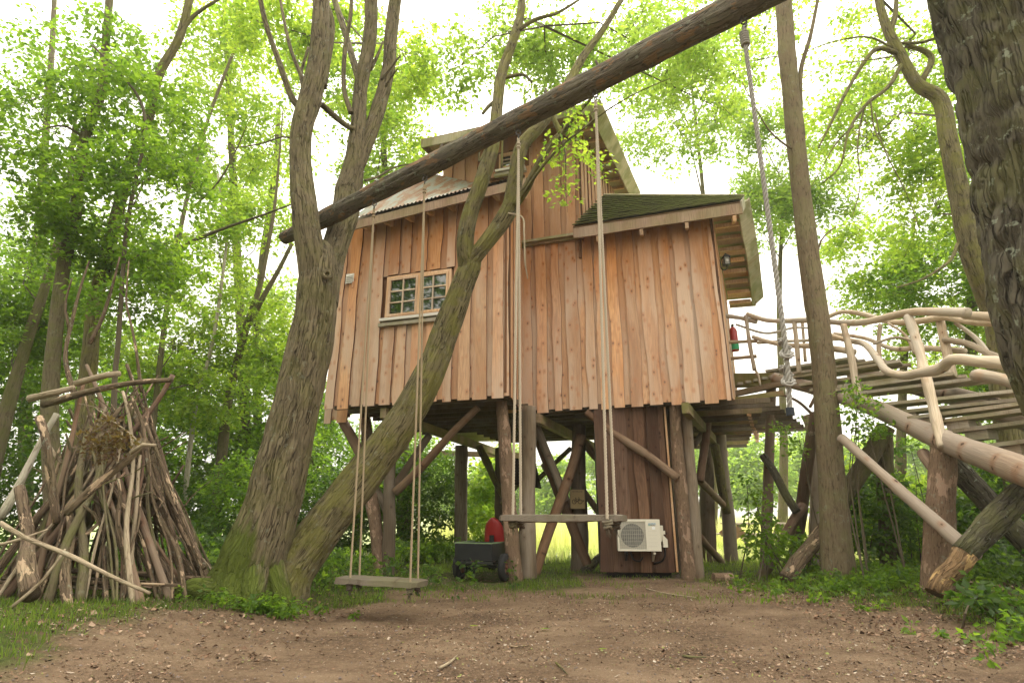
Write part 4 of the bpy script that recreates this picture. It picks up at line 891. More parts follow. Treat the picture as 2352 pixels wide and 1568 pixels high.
# ---------------------------------------------------------------- pedal go-kart with trailer
kp = onz(1085, 1338, 0); ka = math.atan2(.948, .317) - math.pi / 2
M_tyre = mat('tyre_rubber', .85, (.018, .018, .018))[0]; M_rim = mat('brown_plastic_rim', .5, (.16, .07, .045))[0]; M_bs = mat('black_sheet_metal', .35, (.022, .023, .026), .2, .5)[0]; M_grey = mat('grey_plastic', .5, (.32, .33, .36))[0]
def wheel(par, c, r=.20, w=.10, name='wheel'):
    wl = MB(); wl.disc(c, (1, 0, 0), [(r * .55, -w / 2), (r * .8, -w * .55), (r * .97, -w * .38), (r, 0), (r * .97, w * .38), (r * .8, w * .55), (r * .55, w / 2)], 26); o = wl.build(name, M_tyre, par, smooth=True, local=True)
    m2 = MB(); m2.ring(c, (1, 0, 0), r * .56, .016, 22, 6)
    for k in range(5):
        a = k * 2 * math.pi / 5 + .3; m2.bar(Vector(c) + Vector((w * .1, 0, 0)), Vector(c) + Vector((w * .3, math.cos(a) * r * .55, math.sin(a) * r * .55)), .035, .03, up=(1, 0, 0))
    m2.disc(c, (1, 0, 0), [(0, w * .5), (.03, w * .5), (.035, -w * .5), (0, -w * .5)], 12); m2.build('rim', M_rim, o, local=True); return o
def kbox(par, name, c, d, mt, bev=.004):
    mb = MB(); mb.box(c, d); o = mb.build(name, mt, par, local=True)
    if bev: q = o.modifiers.new('bevel', 'BEVEL'); q.width = bev; q.segments = 1
    return o
trl = thing('kart_trailer', 'black open box trailer on two fat tyres behind the red pedal kart', 'trailer', (kp.x, kp.y + .02, float(gz(kp.x, kp.y)) + .0)); trl.rotation_euler = (0, 0, -.35)
mb = MB(); W2, D2, H0, H1 = .60, .72, .30, .54
for c, d in (((0, 0, H0), (W2, .015, .002)),): pass
mb.box((0, -.0, (H0 + H1) / 2), (W2, .014, H1 - H0)); mb.box((0, D2, (H0 + H1) / 2), (W2, .014, H1 - H0)); mb.box((-W2 / 2, D2 / 2, (H0 + H1) / 2), (.014, D2 - .02, H1 - H0)); mb.box((W2 / 2, D2 / 2, (H0 + H1) / 2), (.014, D2 - .02, H1 - H0)); mb.box((0, D2 / 2, H0 + .01), (W2 - .02, D2 - .02, .014))
mb.build('body', M_bs, trl, local=True)
M_rimg = mat('worn_green_edge', .6, (.16, .22, .12))[0]
mb = MB(); mb.bar((-W2 / 2 - .01, 0, H1 + .008), (W2 / 2 + .01, 0, H1 + .008), .022, .018); mb.bar((W2 / 2, .01, H1 + .008), (W2 / 2, D2, H1 + .008), .022, .018); mb.bar((-W2 / 2, .01, H1 + .008), (-W2 / 2, D2, H1 + .008), .022, .018); mb.build('rim_edge', M_rimg, trl, local=True)
kbox(trl, 'crossbar', (0, -.01, H0 - .03), (W2 + .04, .04, .035), M_blk)
wheel(trl, (-.34, .28, .2)); wheel(trl, (.40, .28, .2))
mb = MB(); mb.bar((-.34, .28, .2), (.40, .28, .2), .03, .03); mb.bar((0, .3, .24), (0, 1.0, .26), .035, .035); mb.build('axle', M_blk, trl, local=True)
kr = thing('pedal_kart', 'red and black pedal go-kart parked behind the bark covered stilt', 'go-kart', (kp.x + .20, kp.y + .95, 0)); kr.rotation_euler = (0, 0, -.35)
for c in ((-.36, .1, .2), (.40, .1, .2), (-.34, 1.0, .2), (.38, 1.0, .2)): wheel(kr, c)
mb = MB(); mb.bar((-.36, .1, .2), (.4, .1, .2), .03, .03); mb.bar((-.34, 1.0, .2), (.38, 1.0, .2), .03, .03); mb.bar((0, 0, .26), (0, 1.3, .24), .06, .05); mb.bar((.3, .2, .3), (.3, .95, .28), .04, .03); mb.build('chassis', M_blk, kr, local=True)
pts = []; mb = MB(); K = 14      # curved seat back shell
V = []
for i in range(K + 1):
    t = i / K; z = .30 + t * .62; hw = .20 * (1 - .45 * t ** 3) * (1 if t < .75 else math.sqrt(max(0.02, 1 - ((t - .75) / .26) ** 2)))
    for j in range(9):
        s_ = j / 4 - 1; V.append((s_ * hw, .22 - .10 * t - .10 * s_ * s_ * -1 * (1 - t * .3), z))
Qf = [[i * 9 + j, i * 9 + j + 1, (i + 1) * 9 + j + 1, (i + 1) * 9 + j] for i in range(K) for j in range(8)]
mb.add(V, Qf); o = mb.build('seat_back', M_red, kr, smooth=True, local=True); q = o.modifiers.new('solid', 'SOLIDIFY'); q.thickness = .025
kbox(kr, 'seat', (0, .42, .34), (.36, .38, .05), M_red); kbox(kr, 'seat_slot', (.0, .125, .56), (.08, .03, .15), M_blk)
kbox(kr, 'side_panel', (.28, .62, .24), (.06, .5, .14), M_grey); kbox(kr, 'front_fairing', (0, 1.12, .42), (.34, .2, .26), M_red, .03)
mb = MB(); mb.ring((.05, .72, .80), (0, -.8, .6), .14, .014, 22, 7); mb.bar((.05, .72, .80), (.05, 1.0, .45), .025, .025); mb.bar((-.08, .72, .80), (.18, .72, .80), .02, .03); mb.build('steering_wheel', M_blk, kr, local=True, smooth=True)
kbox(kr, 'reflector', (-.12, -.03, .28), (.14, .02, .05), M_red, 0)
# ---------------------------------------------------------------- picnic table, post signs, wood block
pt = thing('picnic_table', 'pale weathered picnic table standing in the sunny meadow', 'picnic table', g3(7.0, 17.0)); pt.rotation_euler = (0, 0, .1)
for k in range(3): kbox(pt, 'table_plank', (0, -.25 + k * .25, .75), (1.9, .22, .045), M_peeled, 0)
for s_ in (-1, 1): kbox(pt, 'bench', (0, s_ * .75, .45), (1.9, .26, .045), M_peeled, 0)
for sx_ in (-.7, .7):
    mb = MB(); mb.bar((sx_, -.75, .0), (sx_, -.2, .74), .045, .09, (1, 0, 0)); mb.bar((sx_, .75, .0), (sx_, .2, .74), .045, .09, (1, 0, 0)); mb.bar((sx_, -.85, .40), (sx_, .85, .40), .045, .09, (1, 0, 0)); mb.build('trestle', M_peeled, pt, local=True)
ds = thing('diamond_sign', 'brown diamond shaped board behind the rearmost right stilt', 'sign', at(1682, 1222, 13.4))
mb = MB(); c = at(1682, 1222, 13.4); s_ = .30; mb.poly([c + Vector((-s_, 0, 0)), c + Vector((0, 0, -s_ * .7)), c + Vector((s_, 0, 0)), c + Vector((0, 0, s_ * .7))], .03, (0, -1, 0)); mb.build('panel', M_frame, ds)
wb_ = onz(1661, 1334, 0); wb = thing('wood_block', 'short sawn wood block lying at the edge of the path', 'wood block', g3(wb_.x, wb_.y)); wb.rotation_euler = (0, 0, .1)
mb = MB(); mb.disc((-.15, 0, .05), (1, 0, 0), [(0, 0), (.075, 0), (.08, .01), (.078, .15), (.08, .29), (.075, .3), (0, .3)], 12); mb.build('log_piece', M_barkpost, wb, local=True)
# ---------------------------------------------------------------- leaves
def leaf_arrays(C, rad, nleaf, size, rn, flat=.28, outdir=None, wid=.62):
    """C (n,3) spray centres -> leaf faces spread on tilted flat sprays"""
    n = len(C); N = n * nleaf
    nr = rn.normal(size=(n, 3)) * flat; nr[:, 2] = 1; nr /= np.linalg.norm(nr, axis=1)[:, None]
    u = np.cross(nr, rn.normal(size=(n, 3))); u /= np.linalg.norm(u, axis=1)[:, None] + 1e-9; w = np.cross(nr, u)
    cc = np.repeat(C, nleaf, 0); U = np.repeat(u, nleaf, 0); W = np.repeat(w, nleaf, 0); NN = np.repeat(nr, nleaf, 0); rr = np.repeat(np.broadcast_to(rad, (n,)), nleaf)
    a = rn.uniform(0, 2 * np.pi, N); q = np.sqrt(rn.uniform(0, 1, N)) * rr
    p = cc + U * (np.cos(a) * q)[:, None] + W * (np.sin(a) * q * .75)[:, None] + NN * (rn.normal(size=N) * rr * .16)[:, None] - np.array([0, 0, 1.]) * (q ** 2 / (rr + 1e-6) * .3)[:, None]
    d = U * np.cos(a)[:, None] + W * np.sin(a)[:, None] + rn.normal(size=(N, 3)) * .55; d[:, 2] -= .25; d /= np.linalg.norm(d, axis=1)[:, None]
    nn = NN + rn.normal(size=(N, 3)) * .45; nn -= d * (nn * d).sum(1)[:, None]; nn /= np.linalg.norm(nn, axis=1)[:, None] + 1e-9
    s = np.cross(d, nn); L = size * rn.uniform(.5, 1.45, N)[:, None]; wd_ = L * wid * .5
    V = np.stack([p, p + d * L * .45 + s * wd_ + nn * wd_ * .25, p + d * L, p + d * L * .45 - s * wd_ + nn * wd_ * .25], 1).reshape(-1, 3)
    b = np.arange(N)[:, None] * 4; T = np.concatenate([b + [0, 1, 2], b + [0, 2, 3]], 0)
    t = np.clip(np.repeat(rn.uniform(0, .75, n), nleaf) + rn.normal(size=N) * .2, 0, 1)
    return V, T, np.stack([np.repeat(t, 4), np.zeros(N * 4), np.zeros(N * 4)], -1)
def prisms(mb, S, E_, r0, r1):
    S = np.asarray(S); E_ = np.asarray(E_); n = len(S); d = E_ - S; d /= np.linalg.norm(d, axis=1)[:, None] + 1e-9
    u = np.cross(d, [.3, .2, .9]); u /= np.linalg.norm(u, axis=1)[:, None] + 1e-9; w = np.cross(d, u); V = []
    for P, r_ in ((S, r0), (E_, r1)):
        for k in range(3):
            a = k * 2.0944; V.append(P + (u * math.cos(a) + w * math.sin(a)) * np.reshape(r_, (-1, 1)))
    V = np.stack(V, 1).reshape(-1, 3); b = np.arange(n)[:, None] * 6
    Q = np.concatenate([b + [0, 1, 4, 3], b + [1, 2, 5, 4], b + [2, 0, 3, 5]], 0); mb.add(V, Q)
def blob_sprays(c, r, n, rn, gap=.45, seed=0, gsc=1.1):
    """spray centres filling an ellipsoid, thinned by noise so that sky shows through"""
    c = np.array(list(c)); r = np.array(r); out = np.zeros((0, 3)); tries = 0
    while len(out) < n and tries < 12:
        q = rn.normal(size=(n * 2, 3)); q /= np.linalg.norm(q, axis=1)[:, None]; q *= rn.uniform(0.15, 1, (n * 2, 1)) ** .45
        p = c + q * r; keep = fbm(p * gsc, 2, seed + 50) > gap; out = np.vstack([out, p[keep]]); tries += 1
    return out[:n]
TOT = [0]; DENS = 1.8
def foliage(par, blobs, size, nleaf, srad, mt, seed, twigs=True, gap=.47, flat=.28, stemtop=None, gsc=1.1, name='crown'):
    """blobs: (px, py, Y, rx_px, ry_px, depth_m, nsprays); joined leaves of ONE tree's crown"""
    rn = np.random.RandomState(seed); mb = MB(); tw = MB(); has = False
    for (px, py, Y, rx, ry, dm_, ns) in blobs:
        c = at(px, py, Y); dax = Y * math.cos(PITCH) + (c.z - CAMH) * math.sin(PITCH); k = dax / FPX
        ns = int(ns * DENS)
        S = blob_sprays(c, (rx * k, dm_, ry * k), ns, rn, gap, seed, gsc); 
        if len(S) == 0: continue
        S[:, 2] = np.maximum(S[:, 2], .25)
        V, T, A = leaf_arrays(S, srad * rn.uniform(.6, 1.3, len(S)), nleaf, size, rn, flat); mb.add(V, None, T, A); TOT[0] += len(T)
        if twigs:
            has = True; ca = np.array(list(c)); st_ = np.array([list(p) for p in stemtop]) if isinstance(stemtop, list) else np.array([list(stemtop)])
            if len(st_) > 1:
                tt = np.linspace(0, len(st_) - 1, 60); st_ = np.stack([np.interp(tt, range(len(st_)), st_[:, q_]) for q_ in range(3)], -1)
            aim = ca - np.array([0, 0, ry * k * .75]); root = st_[np.argmin(np.linalg.norm(st_ - aim, axis=1) + np.maximum(st_[:, 2] - aim[2], 0) * 2)]
            far_ = np.linalg.norm(ca - root); mid = root * .5 + ca * .5 + rn.normal(size=3) * .08 * far_ + np.array([0, 0, .06 * far_]); end = ca + (ca - root) * .35
            rb = (.010 + .004 * far_) * (Y / 9) ** .5
            limb = np.array([root, mid, ca, end]); prisms(tw, limb[:-1], limb[1:], np.array([rb, rb * .75, rb * .5]), np.array([rb * .75, rb * .5, rb * .2]))
            lt = np.linspace(0, 3, 30)[8:]; LP = np.stack([np.interp(lt, range(4), limb[:, q_]) for q_ in range(3)], -1)
            nh = max(2, len(S) // 7); H = S[rn.choice(len(S), nh, replace=False)]; j = np.argmin(np.linalg.norm(H[:, None] - LP[None], axis=2) + rn.uniform(0, .25, (nh, len(LP))) * far_, axis=1); B0 = LP[j]; dist = np.linalg.norm(H - B0, axis=1)[:, None]
            M0 = B0 * .5 + H * .5 + rn.normal(size=H.shape) * .10 * dist + np.array([0, 0, .05]) * dist; r_h = rb * .38
            prisms(tw, B0, M0, np.full(nh, r_h), np.full(nh, r_h * .7)); prisms(tw, M0, H, np.full(nh, r_h * .7), np.full(nh, r_h * .35))
            K_ = np.concatenate([H, M0]); j = np.argmin(np.linalg.norm(S[:, None] - K_[None], axis=2) + (np.linalg.norm(S[:, None] - K_[None], axis=2) < 1e-6) * 9, axis=1); D0 = K_[j]; dd_ = np.linalg.norm(S - D0, axis=1)[:, None]
            M1 = D0 * .5 + S * .5 + rn.normal(size=S.shape) * .12 * dd_; prisms(tw, D0, M1, np.full(len(S), r_h * .4), np.full(len(S), r_h * .3)); prisms(tw, M1, S + (S - M1) * .5, np.full(len(S), r_h * .3), np.full(len(S), r_h * .12))
    o = mb.build(name, mt, par)
    if name != 'crown': o['kind'] = 'stuff'
    if has: tw.build('twigs', M_twig, par)['kind'] = 'stuff'
    return o
def stem(par, lst, r, mt, nm='trunk', seg=14, ridge=0, step=.12, seed=0, ground=True, knob=.1, rough=.1, r1=None, flare=0):
    P = [at(x, y, Y) if not isinstance(y, str) else None for x, y, Y in lst]
    if ground:
        b = P[0]; P[0] = Vector((b.x, b.y, float(gz(b.x, b.y)) - .08))
    n = len(P); rr = list(r) if not np.isscalar(r) else list(np.linspace(r, r1 or r * .3, n))
    mb = MB(); mb.tube(P, rr, seg, step, rough, 2.2, ridge, seed, knob=knob); o = mb.build(nm, mt, par, smooth=True); return o, P
def tree(name, label, stems, blobs, bmat, lmat, size=.09, nleaf=26, srad=.30, seed=0, cat='tree', gap=.47, twigs=True, group=None, ridge=0, seg=12, gsc=1.1, flat=.28):
    X0 = at(*stems[0][0][0]); t = thing(name, label, cat, (X0.x, X0.y, float(gz(X0.x, X0.y))), group); first = None
    for k, st in enumerate(stems):
        o, P = stem(t, st[0], st[1], bmat, 'trunk' if k == 0 else 'branch', seg, ridge, seed=seed + k, ground=(k == 0), r1=st[2] if len(st) > 2 else None)
        if first is None: first = P[len(P) // 3:]
    if blobs: foliage(t, blobs, size, nleaf, srad, lmat, seed, twigs, gap, stemtop=first, gsc=gsc, flat=flat)
    return t

# ---------------------------------------------------------------- the big forked tree that holds the log
t1 = thing('forked_tree', 'large furrowed tree with mossy roots holding the left end of the log in its fork', 'tree', g3(-2.75, 6.45))
b0_ = at(560, 1362, 6.55); gb = float(gz(b0_.x, b0_.y)); b0_.z = gb - .1
def P3(l): return [at(x, y, Y) for x, y, Y in l]
mb = MB()
mb.tube([b0_] + P3([(575, 1310, 6.55), (618, 1180, 6.5), (665, 1000, 6.45), (700, 850, 6.4), (722, 740, 6.35), (728, 650, 6.3), (735, 590, 6.3), (742, 565, 6.35)]), [.50, .37, .29, .265, .25, .24, .235, .20, .11], 110, .03, .10, 1.6, .022, 3, knob=.05)
mb.build('trunk', M_oak, t1, smooth=True)
mb = MB(); mb.tube(P3([(720, 700, 6.32), (716, 600, 6.2), (702, 500, 6.1), (692, 400, 6.05), (693, 300, 6.0), (712, 230, 6.0), (732, 130, 5.95), (737, 40, 5.9), (738, -60, 5.9)]), [.16, .165, .155, .13, .125, .135, .12, .11, .11], 72, .03, .08, 2.2, .014, 8, knob=.12); mb.build('stem', M_oak, t1, smooth=True)
mb = MB(); mb.tube(P3([(742, 700, 6.45), (760, 600, 6.75), (790, 500, 6.9), (800, 440, 6.95), (812, 380, 6.95), (823, 280, 6.9), (830, 190, 6.9), (850, 90, 6.85), (853, -20, 6.8)]), [.17, .16, .17, .175, .14, .105, .095, .10, .095], 72, .03, .08, 2.2, .013, 12, knob=.12); mb.build('stem', M_oak, t1, smooth=True)
mb = MB(); mb.tube(P3([(815, 400, 6.95), (848, 310, 7.0), (872, 240, 7.05), (892, 160, 7.1), (898, 80, 7.1), (912, -30, 7.1)]), [.10, .105, .10, .095, .10, .095], 60, .03, .08, 2.2, .011, 13, knob=.2); mb.build('stem', M_oak, t1, smooth=True)
for k, (l, r0, r1) in enumerate([([(690, 250, 6.0), (668, 220, 5.95), (640, 140, 5.9), (612, 60, 5.85), (594, -20, 5.8)], .045, .03), ([(712, 230, 6.0), (694, 180, 6.1), (670, 120, 6.2), (655, 60, 6.3), (640, -20, 6.4)], .03, .018),
        ([(700, 215, 6.05), (692, 170, 6.2), (708, 110, 6.3)], .025, .02), ([(820, 300, 6.85), (790, 285, 6.7), (738, 240, 6.4)], .035, .045), ([(806, 260, 6.8), (790, 200, 6.8), (793, 110, 6.8), (805, 40, 6.8), (808, -20, 6.8)], .035, .028),
        ([(826, 190, 6.85), (806, 120, 7.1), (788, 60, 7.3), (765, -10, 7.5)], .05, .05), ([(735, -10, 6.1), (760, 60, 6.2), (742, 200, 6.1)], .06, .05), ([(838, 415, 6.95), (870, 405, 7.1), (905, 385, 7.3), (950, 375, 7.5)], .018, .008),
        ([(850, 160, 6.9), (866, 130, 6.9), (880, 95, 6.9)], .03, .014), ([(876, 185, 7.0), (902, 150, 6.9), (920, 128, 6.8)], .022, .012), ([(885, 200, 7), (900, 175, 6.9), (912, 160, 6.8)], .02, .012), ([(690, 325, 6.0), (650, 315, 6.2), (600, 330, 6.5), (540, 340, 7.0)], .014, .006)]):
    o, _ = stem(t1, l, r0, M_oak, 'branch', 12, .003, .05, 40 + k, False, r1=r1)
# roots
for k, (l, r0, r1) in enumerate([([(560, 1290, 6.5), (500, 1325, 6.3), (440, 1345, 6.15), (400, 1362, 6.1)], .20, .04), ([(590, 1300, 6.4), (580, 1345, 6.2), (560, 1375, 6.1)], .15, .05), ([(545, 1300, 6.6), (500, 1335, 6.6), (455, 1340, 6.7)], .2, .03), ([(620, 1290, 6.5), (655, 1345, 6.4), (670, 1372, 6.35)], .13, .04)]):
    P = P3(l); 
    for i in range(1, len(P)): P[i].z = min(P[i].z, float(gz(P[i].x, P[i].y)) + (.02 if i == len(P) - 1 else .09))
    mb = MB(); mb.tube(P, list(np.linspace(r0, r1, len(P))), 40, .03, .15, 2, .015, 60 + k); mb.build('root', M_oak, t1, smooth=True)
mb = MB(); c = at(752, 630, 6.12); mb.ring(c, (.3, -1, .1), .045, .022, 16, 8); mb.disc(c, (.3, -1, .1), [(.05, -.02), (.02, -.015), (0, -.02)], 12); mb.build('knot_hole', M_oak, t1, smooth=True)
foliage(t1, [(640, 60, 8.6, 130, 120, 1.0, 70), (760, 30, 8.4, 100, 90, .9, 50), (930, 120, 8.8, 60, 120, .8, 30)], .085, 24, .26, M_leafy, 101, stemtop=at(840, 100, 7.5), gap=.5)

t2 = thing('leaning_tree', 'mossy leaning tree rising from beside the big tree across the treehouse window', 'tree', g3(-2.35, 6.6))
mb = MB(); c0 = at(650, 1365, 6.75); c0.z = float(gz(c0.x, c0.y)) - .1
mb.tube([c0] + P3([(668, 1320, 6.75), (735, 1220, 6.8), (835, 1090, 6.85), (930, 960, 6.85), (985, 860, 6.8), (1020, 770, 6.8), (1050, 690, 6.75), (1080, 610, 6.7), (1092, 578, 6.7)]), [.30, .25, .235, .225, .205, .185, .165, .15, .13, .07], 84, .03, .08, 1.8, .015, 23, knob=.05); mb.build('trunk', M_mossy, t2, smooth=True)
def stemd(par, l, r, seg, mt, ridge, seed, nm='stem', knob=.1, rough=.08):
    mb = MB(); mb.tube(P3(l), r, seg, .035, rough, 2.2, ridge, seed, knob=knob); return mb.build(nm, mt, par, smooth=True)
stemd(t2, [(1074, 640, 6.72), (1068, 560, 6.6), (1080, 490, 6.55), (1105, 420, 6.5), (1132, 330, 6.5), (1142, 240, 6.6), (1152, 170, 6.7), (1180, 90, 6.8), (1196, 30, 6.9), (1200, -40, 7.0)], [.10, .11, .105, .10, .09, .08, .075, .07, .06, .055], 48, M_mossy, .008, 24)
stemd(t2, [(1068, 620, 6.72), (1110, 565, 6.6), (1165, 490, 6.5), (1182, 420, 6.4), (1198, 340, 6.3), (1238, 290, 6.3), (1290, 220, 6.4), (1340, 130, 6.6), (1390, 60, 6.8), (1440, -20, 7.0)], [.105, .10, .105, .095, .085, .085, .07, .055, .045, .04], 48, M_mossy, .008, 25)
stemd(t2, [(1185, 470, 6.4), (1210, 430, 6.2), (1240, 370, 6.0), (1275, 320, 5.9), (1290, 305, 5.85)], [.05, .055, .04, .035, .035], 20, M_mossy, .003, 26, 'branch')
stemd(t2, [(1290, 310, 5.85), (1278, 285, 5.85), (1268, 262, 5.85)], [.035, .03, .028], 16, M_mossy, .003, 27, 'branch')
stemd(t2, [(1280, 325, 5.88), (1310, 280, 5.75), (1345, 240, 5.6), (1362, 222, 5.5)], [.032, .024, .018, .014], 14, M_mossy, .002, 28, 'branch')
stemd(t2, [(1200, 450, 6.2), (1240, 390, 5.9), (1290, 335, 5.7), (1340, 295, 5.5), (1400, 250, 5.3), (1470, 210, 5.1), (1540, 180, 5.0)], [.022, .018, .014, .011, .009, .006, .004], 8, M_mossy, 0, 29, 'branch')
stemd(t2, [(1130, 310, 6.5), (1100, 370, 6.3), (1110, 300, 6.3)], [.01, .012, .01], 6, M_mossy, 0, 29, 'branch')
stemd(t2, [(1150, 180, 6.7), (1200, 172, 6.7), (1222, 190, 6.7)], [.03, .022, .014], 10, M_mossy, .002, 30, 'branch'); stemd(t2, [(1140, 230, 6.7), (1122, 245, 6.6), (1108, 262, 6.6)], [.03, .026, .02], 10, M_mossy, .002, 31, 'branch')
stemd(t2, [(1190, 70, 6.8), (1230, 45, 6.8), (1280, 30, 6.8), (1330, 0, 6.9)], [.035, .03, .022, .018], 10, M_mossy, .002, 32, 'branch')
stemd(t2, [(1168, 490, 6.3), (1200, 500, 6.2), (1204, 540, 6.1), (1206, 600, 6.1), (1212, 640, 6.1)], [.014, .012, .012, .01, .006], 8, M_palebranch, 0, 33, 'branch', knob=.8)
stemd(t2, [(1152, 385, 6.3), (1154, 330, 6.25), (1155, 290, 6.2)], [.014, .012, .01], 8, M_mossy, 0, 34, 'branch')
foliage(t2, [(1290, 350, 5.9, 55, 60, .25, 14), (1330, 270, 5.8, 40, 60, .3, 12), (1370, 370, 5.6, 35, 40, .2, 7), (1300, 440, 5.8, 40, 30, .2, 6)], .062, 9, .12, M_leafy, 111, gap=.3, stemtop=at(1290, 310, 5.85), name='leafy_sprigs')
foliage(t2, [(1180, 70, 8.8, 160, 120, 1.3, 110), (1060, 150, 8.8, 90, 90, .9, 34), (1270, 170, 8.8, 110, 120, 1.0, 64), (1480, 110, 8.4, 180, 100, 1.3, 90), (1590, 220, 8.8, 120, 140, 1.1, 56)], .085, 20, .25, M_leaffar, 112, gap=.5, stemtop=at(1250, 60, 7.5))

# ---------------------------------------------------------------- trees on the right
t3 = tree('slender_tree', 'tall slender straight tree standing in front of the footbridge railing', [([(1928, 1338, 9.0), (1918, 1200, 8.95), (1903, 1000, 8.9), (1893, 860, 8.8), (1880, 740, 8.7), (1862, 620, 8.6), (1845, 480, 8.5), (1832, 360, 8.4), (1818, 230, 8.3), (1808, 120, 8.2), (1795, -60, 8.1)], [.25, .20, .185, .175, .165, .165, .15, .15, .14, .14, .13]),
        ([(1838, 330, 8.4), (1838, 240, 8.35), (1840, 160, 8.3), (1862, 80, 8.2), (1880, -10, 8.1)], .045, .03), ([(1828, 345, 8.4), (1800, 330, 8.2), (1760, 290, 8.0), (1705, 190, 7.8)], .02, .008), ([(1868, 640, 8.6), (1885, 555, 8.5), (1920, 520, 8.5)], .02, .01)],
        [(1760, 60, 10, 90, 110, 1.2, 30), (1690, 150, 9.5, 70, 120, .9, 16)], M_smooth, M_leafy, seed=121, srad=.28, seg=40, ridge=.003)
t4 = tree('crooked_tree', 'crooked leaning tree beyond the bridge with many bare drooping branches', [([(2330, 1150, 8.6), (2310, 900, 8.5), (2290, 740, 8.4), (2240, 600, 8.2), (2205, 450, 8.1), (2180, 330, 8.0), (2160, 230, 8.0), (2108, 195, 8.0), (2070, 130, 8.0), (2035, 60, 8.0), (2010, -30, 8.0)], [.20, .19, .17, .165, .15, .13, .12, .10, .09, .075, .06]),
        ([(2115, 190, 8.0), (2140, 140, 8.0), (2125, 118, 8.0), (2080, 105, 8.0)], .055, .04), ([(2065, 125, 8.0), (2010, 115, 7.9), (1950, 200, 7.8), (1905, 290, 7.7), (1880, 340, 7.6)], .045, .012), ([(2070, 150, 8.0), (2040, 200, 7.9), (1990, 240, 7.8), (1950, 300, 7.7), (1930, 380, 7.6), (1890, 420, 7.6)], .04, .008),
        ([(2050, 110, 8.0), (1990, 85, 7.8), (1900, 100, 7.7), (1830, 130, 7.6)], .02, .005), ([(2040, 80, 8.0), (2055, 40, 8.0), (2060, -20, 8.0)], .05, .035), ([(2060, 100, 8.0), (2130, 95, 7.8), (2200, 60, 7.6), (2240, 20, 7.5)], .03, .012),
        ([(2000, 235, 7.8), (2010, 300, 7.7), (2050, 370, 7.6)], .014, .005), ([(1985, 245, 7.8), (1970, 330, 7.7), (1975, 430, 7.6), (1950, 520, 7.5)], .014, .004), ([(1960, 290, 7.7), (1920, 330, 7.7), (1880, 400, 7.6), (1850, 450, 7.6)], .014, .004), ([(2060, 130, 8.0), (1980, 140, 7.7), (1920, 150, 7.6), (1860, 170, 7.5)], .013, .004),
        ([(2010, 260, 7.8), (2030, 340, 7.7), (2080, 440, 7.7), (2110, 520, 7.6)], .012, .004), ([(2200, 560, 8.2), (2180, 600, 8.0), (2120, 640, 7.9), (2060, 660, 7.8)], .03, .008)],
        [(2070, 120, 10.5, 210, 140, 1.6, 150), (1990, 330, 10.2, 170, 150, 1.4, 120), (2150, 480, 10, 130, 150, 1.3, 90)], M_mossy, M_leafy, seed=131, srad=.28, seg=30, ridge=.004, gap=.5)
t5 = thing('massive_tree', 'massive dark furrowed tree trunk filling the right edge in front of the bridge', 'tree', g3(3.75, 3.9))
mb = MB(); P = P3([(2760, 1300, 3.9), (2650, 1100, 3.75), (2525, 880, 3.6), (2462, 700, 3.5), (2410, 480, 3.4), (2375, 300, 3.3), (2330, 120, 3.2), (2290, -20, 3.15), (2250, -200, 3.1)]); P[0] = Vector((P[0].x + .1, P[0].y + .1, .1))
mb.tube([Vector((P[0].x + .15, P[0].y + .1, -.2))] + P, [.55, .46, .42, .40, .385, .375, .36, .36, .37, .38], 180, .018, .06, 1.5, .05, 41, rz=3.2, rf=13.); mb.build('trunk', M_dark, t5, smooth=True)
mb = MB(); mb.tube(P3([(2260, -10, 3.15), (2170, -14, 3.3), (2090, -20, 3.4)]), [.06, .05, .04], 20, .03, .1, 3, .006, 43); mb.build('branch_stub', M_dark, t5, smooth=True)

BG = 'trees standing around the clearing'
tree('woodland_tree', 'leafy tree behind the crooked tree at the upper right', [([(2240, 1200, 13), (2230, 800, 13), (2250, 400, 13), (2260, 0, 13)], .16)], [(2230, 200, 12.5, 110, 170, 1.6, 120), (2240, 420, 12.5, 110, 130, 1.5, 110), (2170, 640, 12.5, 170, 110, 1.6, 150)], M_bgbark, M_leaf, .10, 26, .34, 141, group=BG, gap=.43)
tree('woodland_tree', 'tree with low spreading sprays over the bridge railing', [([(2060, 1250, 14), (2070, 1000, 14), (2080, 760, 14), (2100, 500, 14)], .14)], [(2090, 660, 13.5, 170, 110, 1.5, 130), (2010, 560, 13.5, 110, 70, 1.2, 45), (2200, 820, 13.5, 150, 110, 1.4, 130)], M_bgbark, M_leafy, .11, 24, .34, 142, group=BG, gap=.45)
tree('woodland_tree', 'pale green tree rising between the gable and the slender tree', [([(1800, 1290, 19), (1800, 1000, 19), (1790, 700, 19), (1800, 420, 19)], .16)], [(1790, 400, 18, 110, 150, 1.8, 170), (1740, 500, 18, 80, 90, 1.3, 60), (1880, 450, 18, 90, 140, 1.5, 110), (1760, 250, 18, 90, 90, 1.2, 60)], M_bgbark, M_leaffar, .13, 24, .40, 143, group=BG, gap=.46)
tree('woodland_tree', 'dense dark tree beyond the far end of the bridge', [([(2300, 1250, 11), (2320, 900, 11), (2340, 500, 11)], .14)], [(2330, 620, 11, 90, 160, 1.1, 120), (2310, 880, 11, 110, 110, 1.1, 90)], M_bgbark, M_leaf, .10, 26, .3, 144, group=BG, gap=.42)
tree('woodland_tree', 'faint tree with small hanging leaves above the right roof ridge', [([(1640, 1288, 20), (1640, 900, 20), (1620, 500, 20), (1580, 120, 20)], .15)], [(1540, 270, 17, 170, 130, 1.8, 150), (1480, 120, 17, 180, 110, 1.8, 150), (1640, 80, 17, 130, 110, 1.5, 90)], M_bgbark, M_leaffar, .13, 20, .40, 145, group=BG, gap=.5)
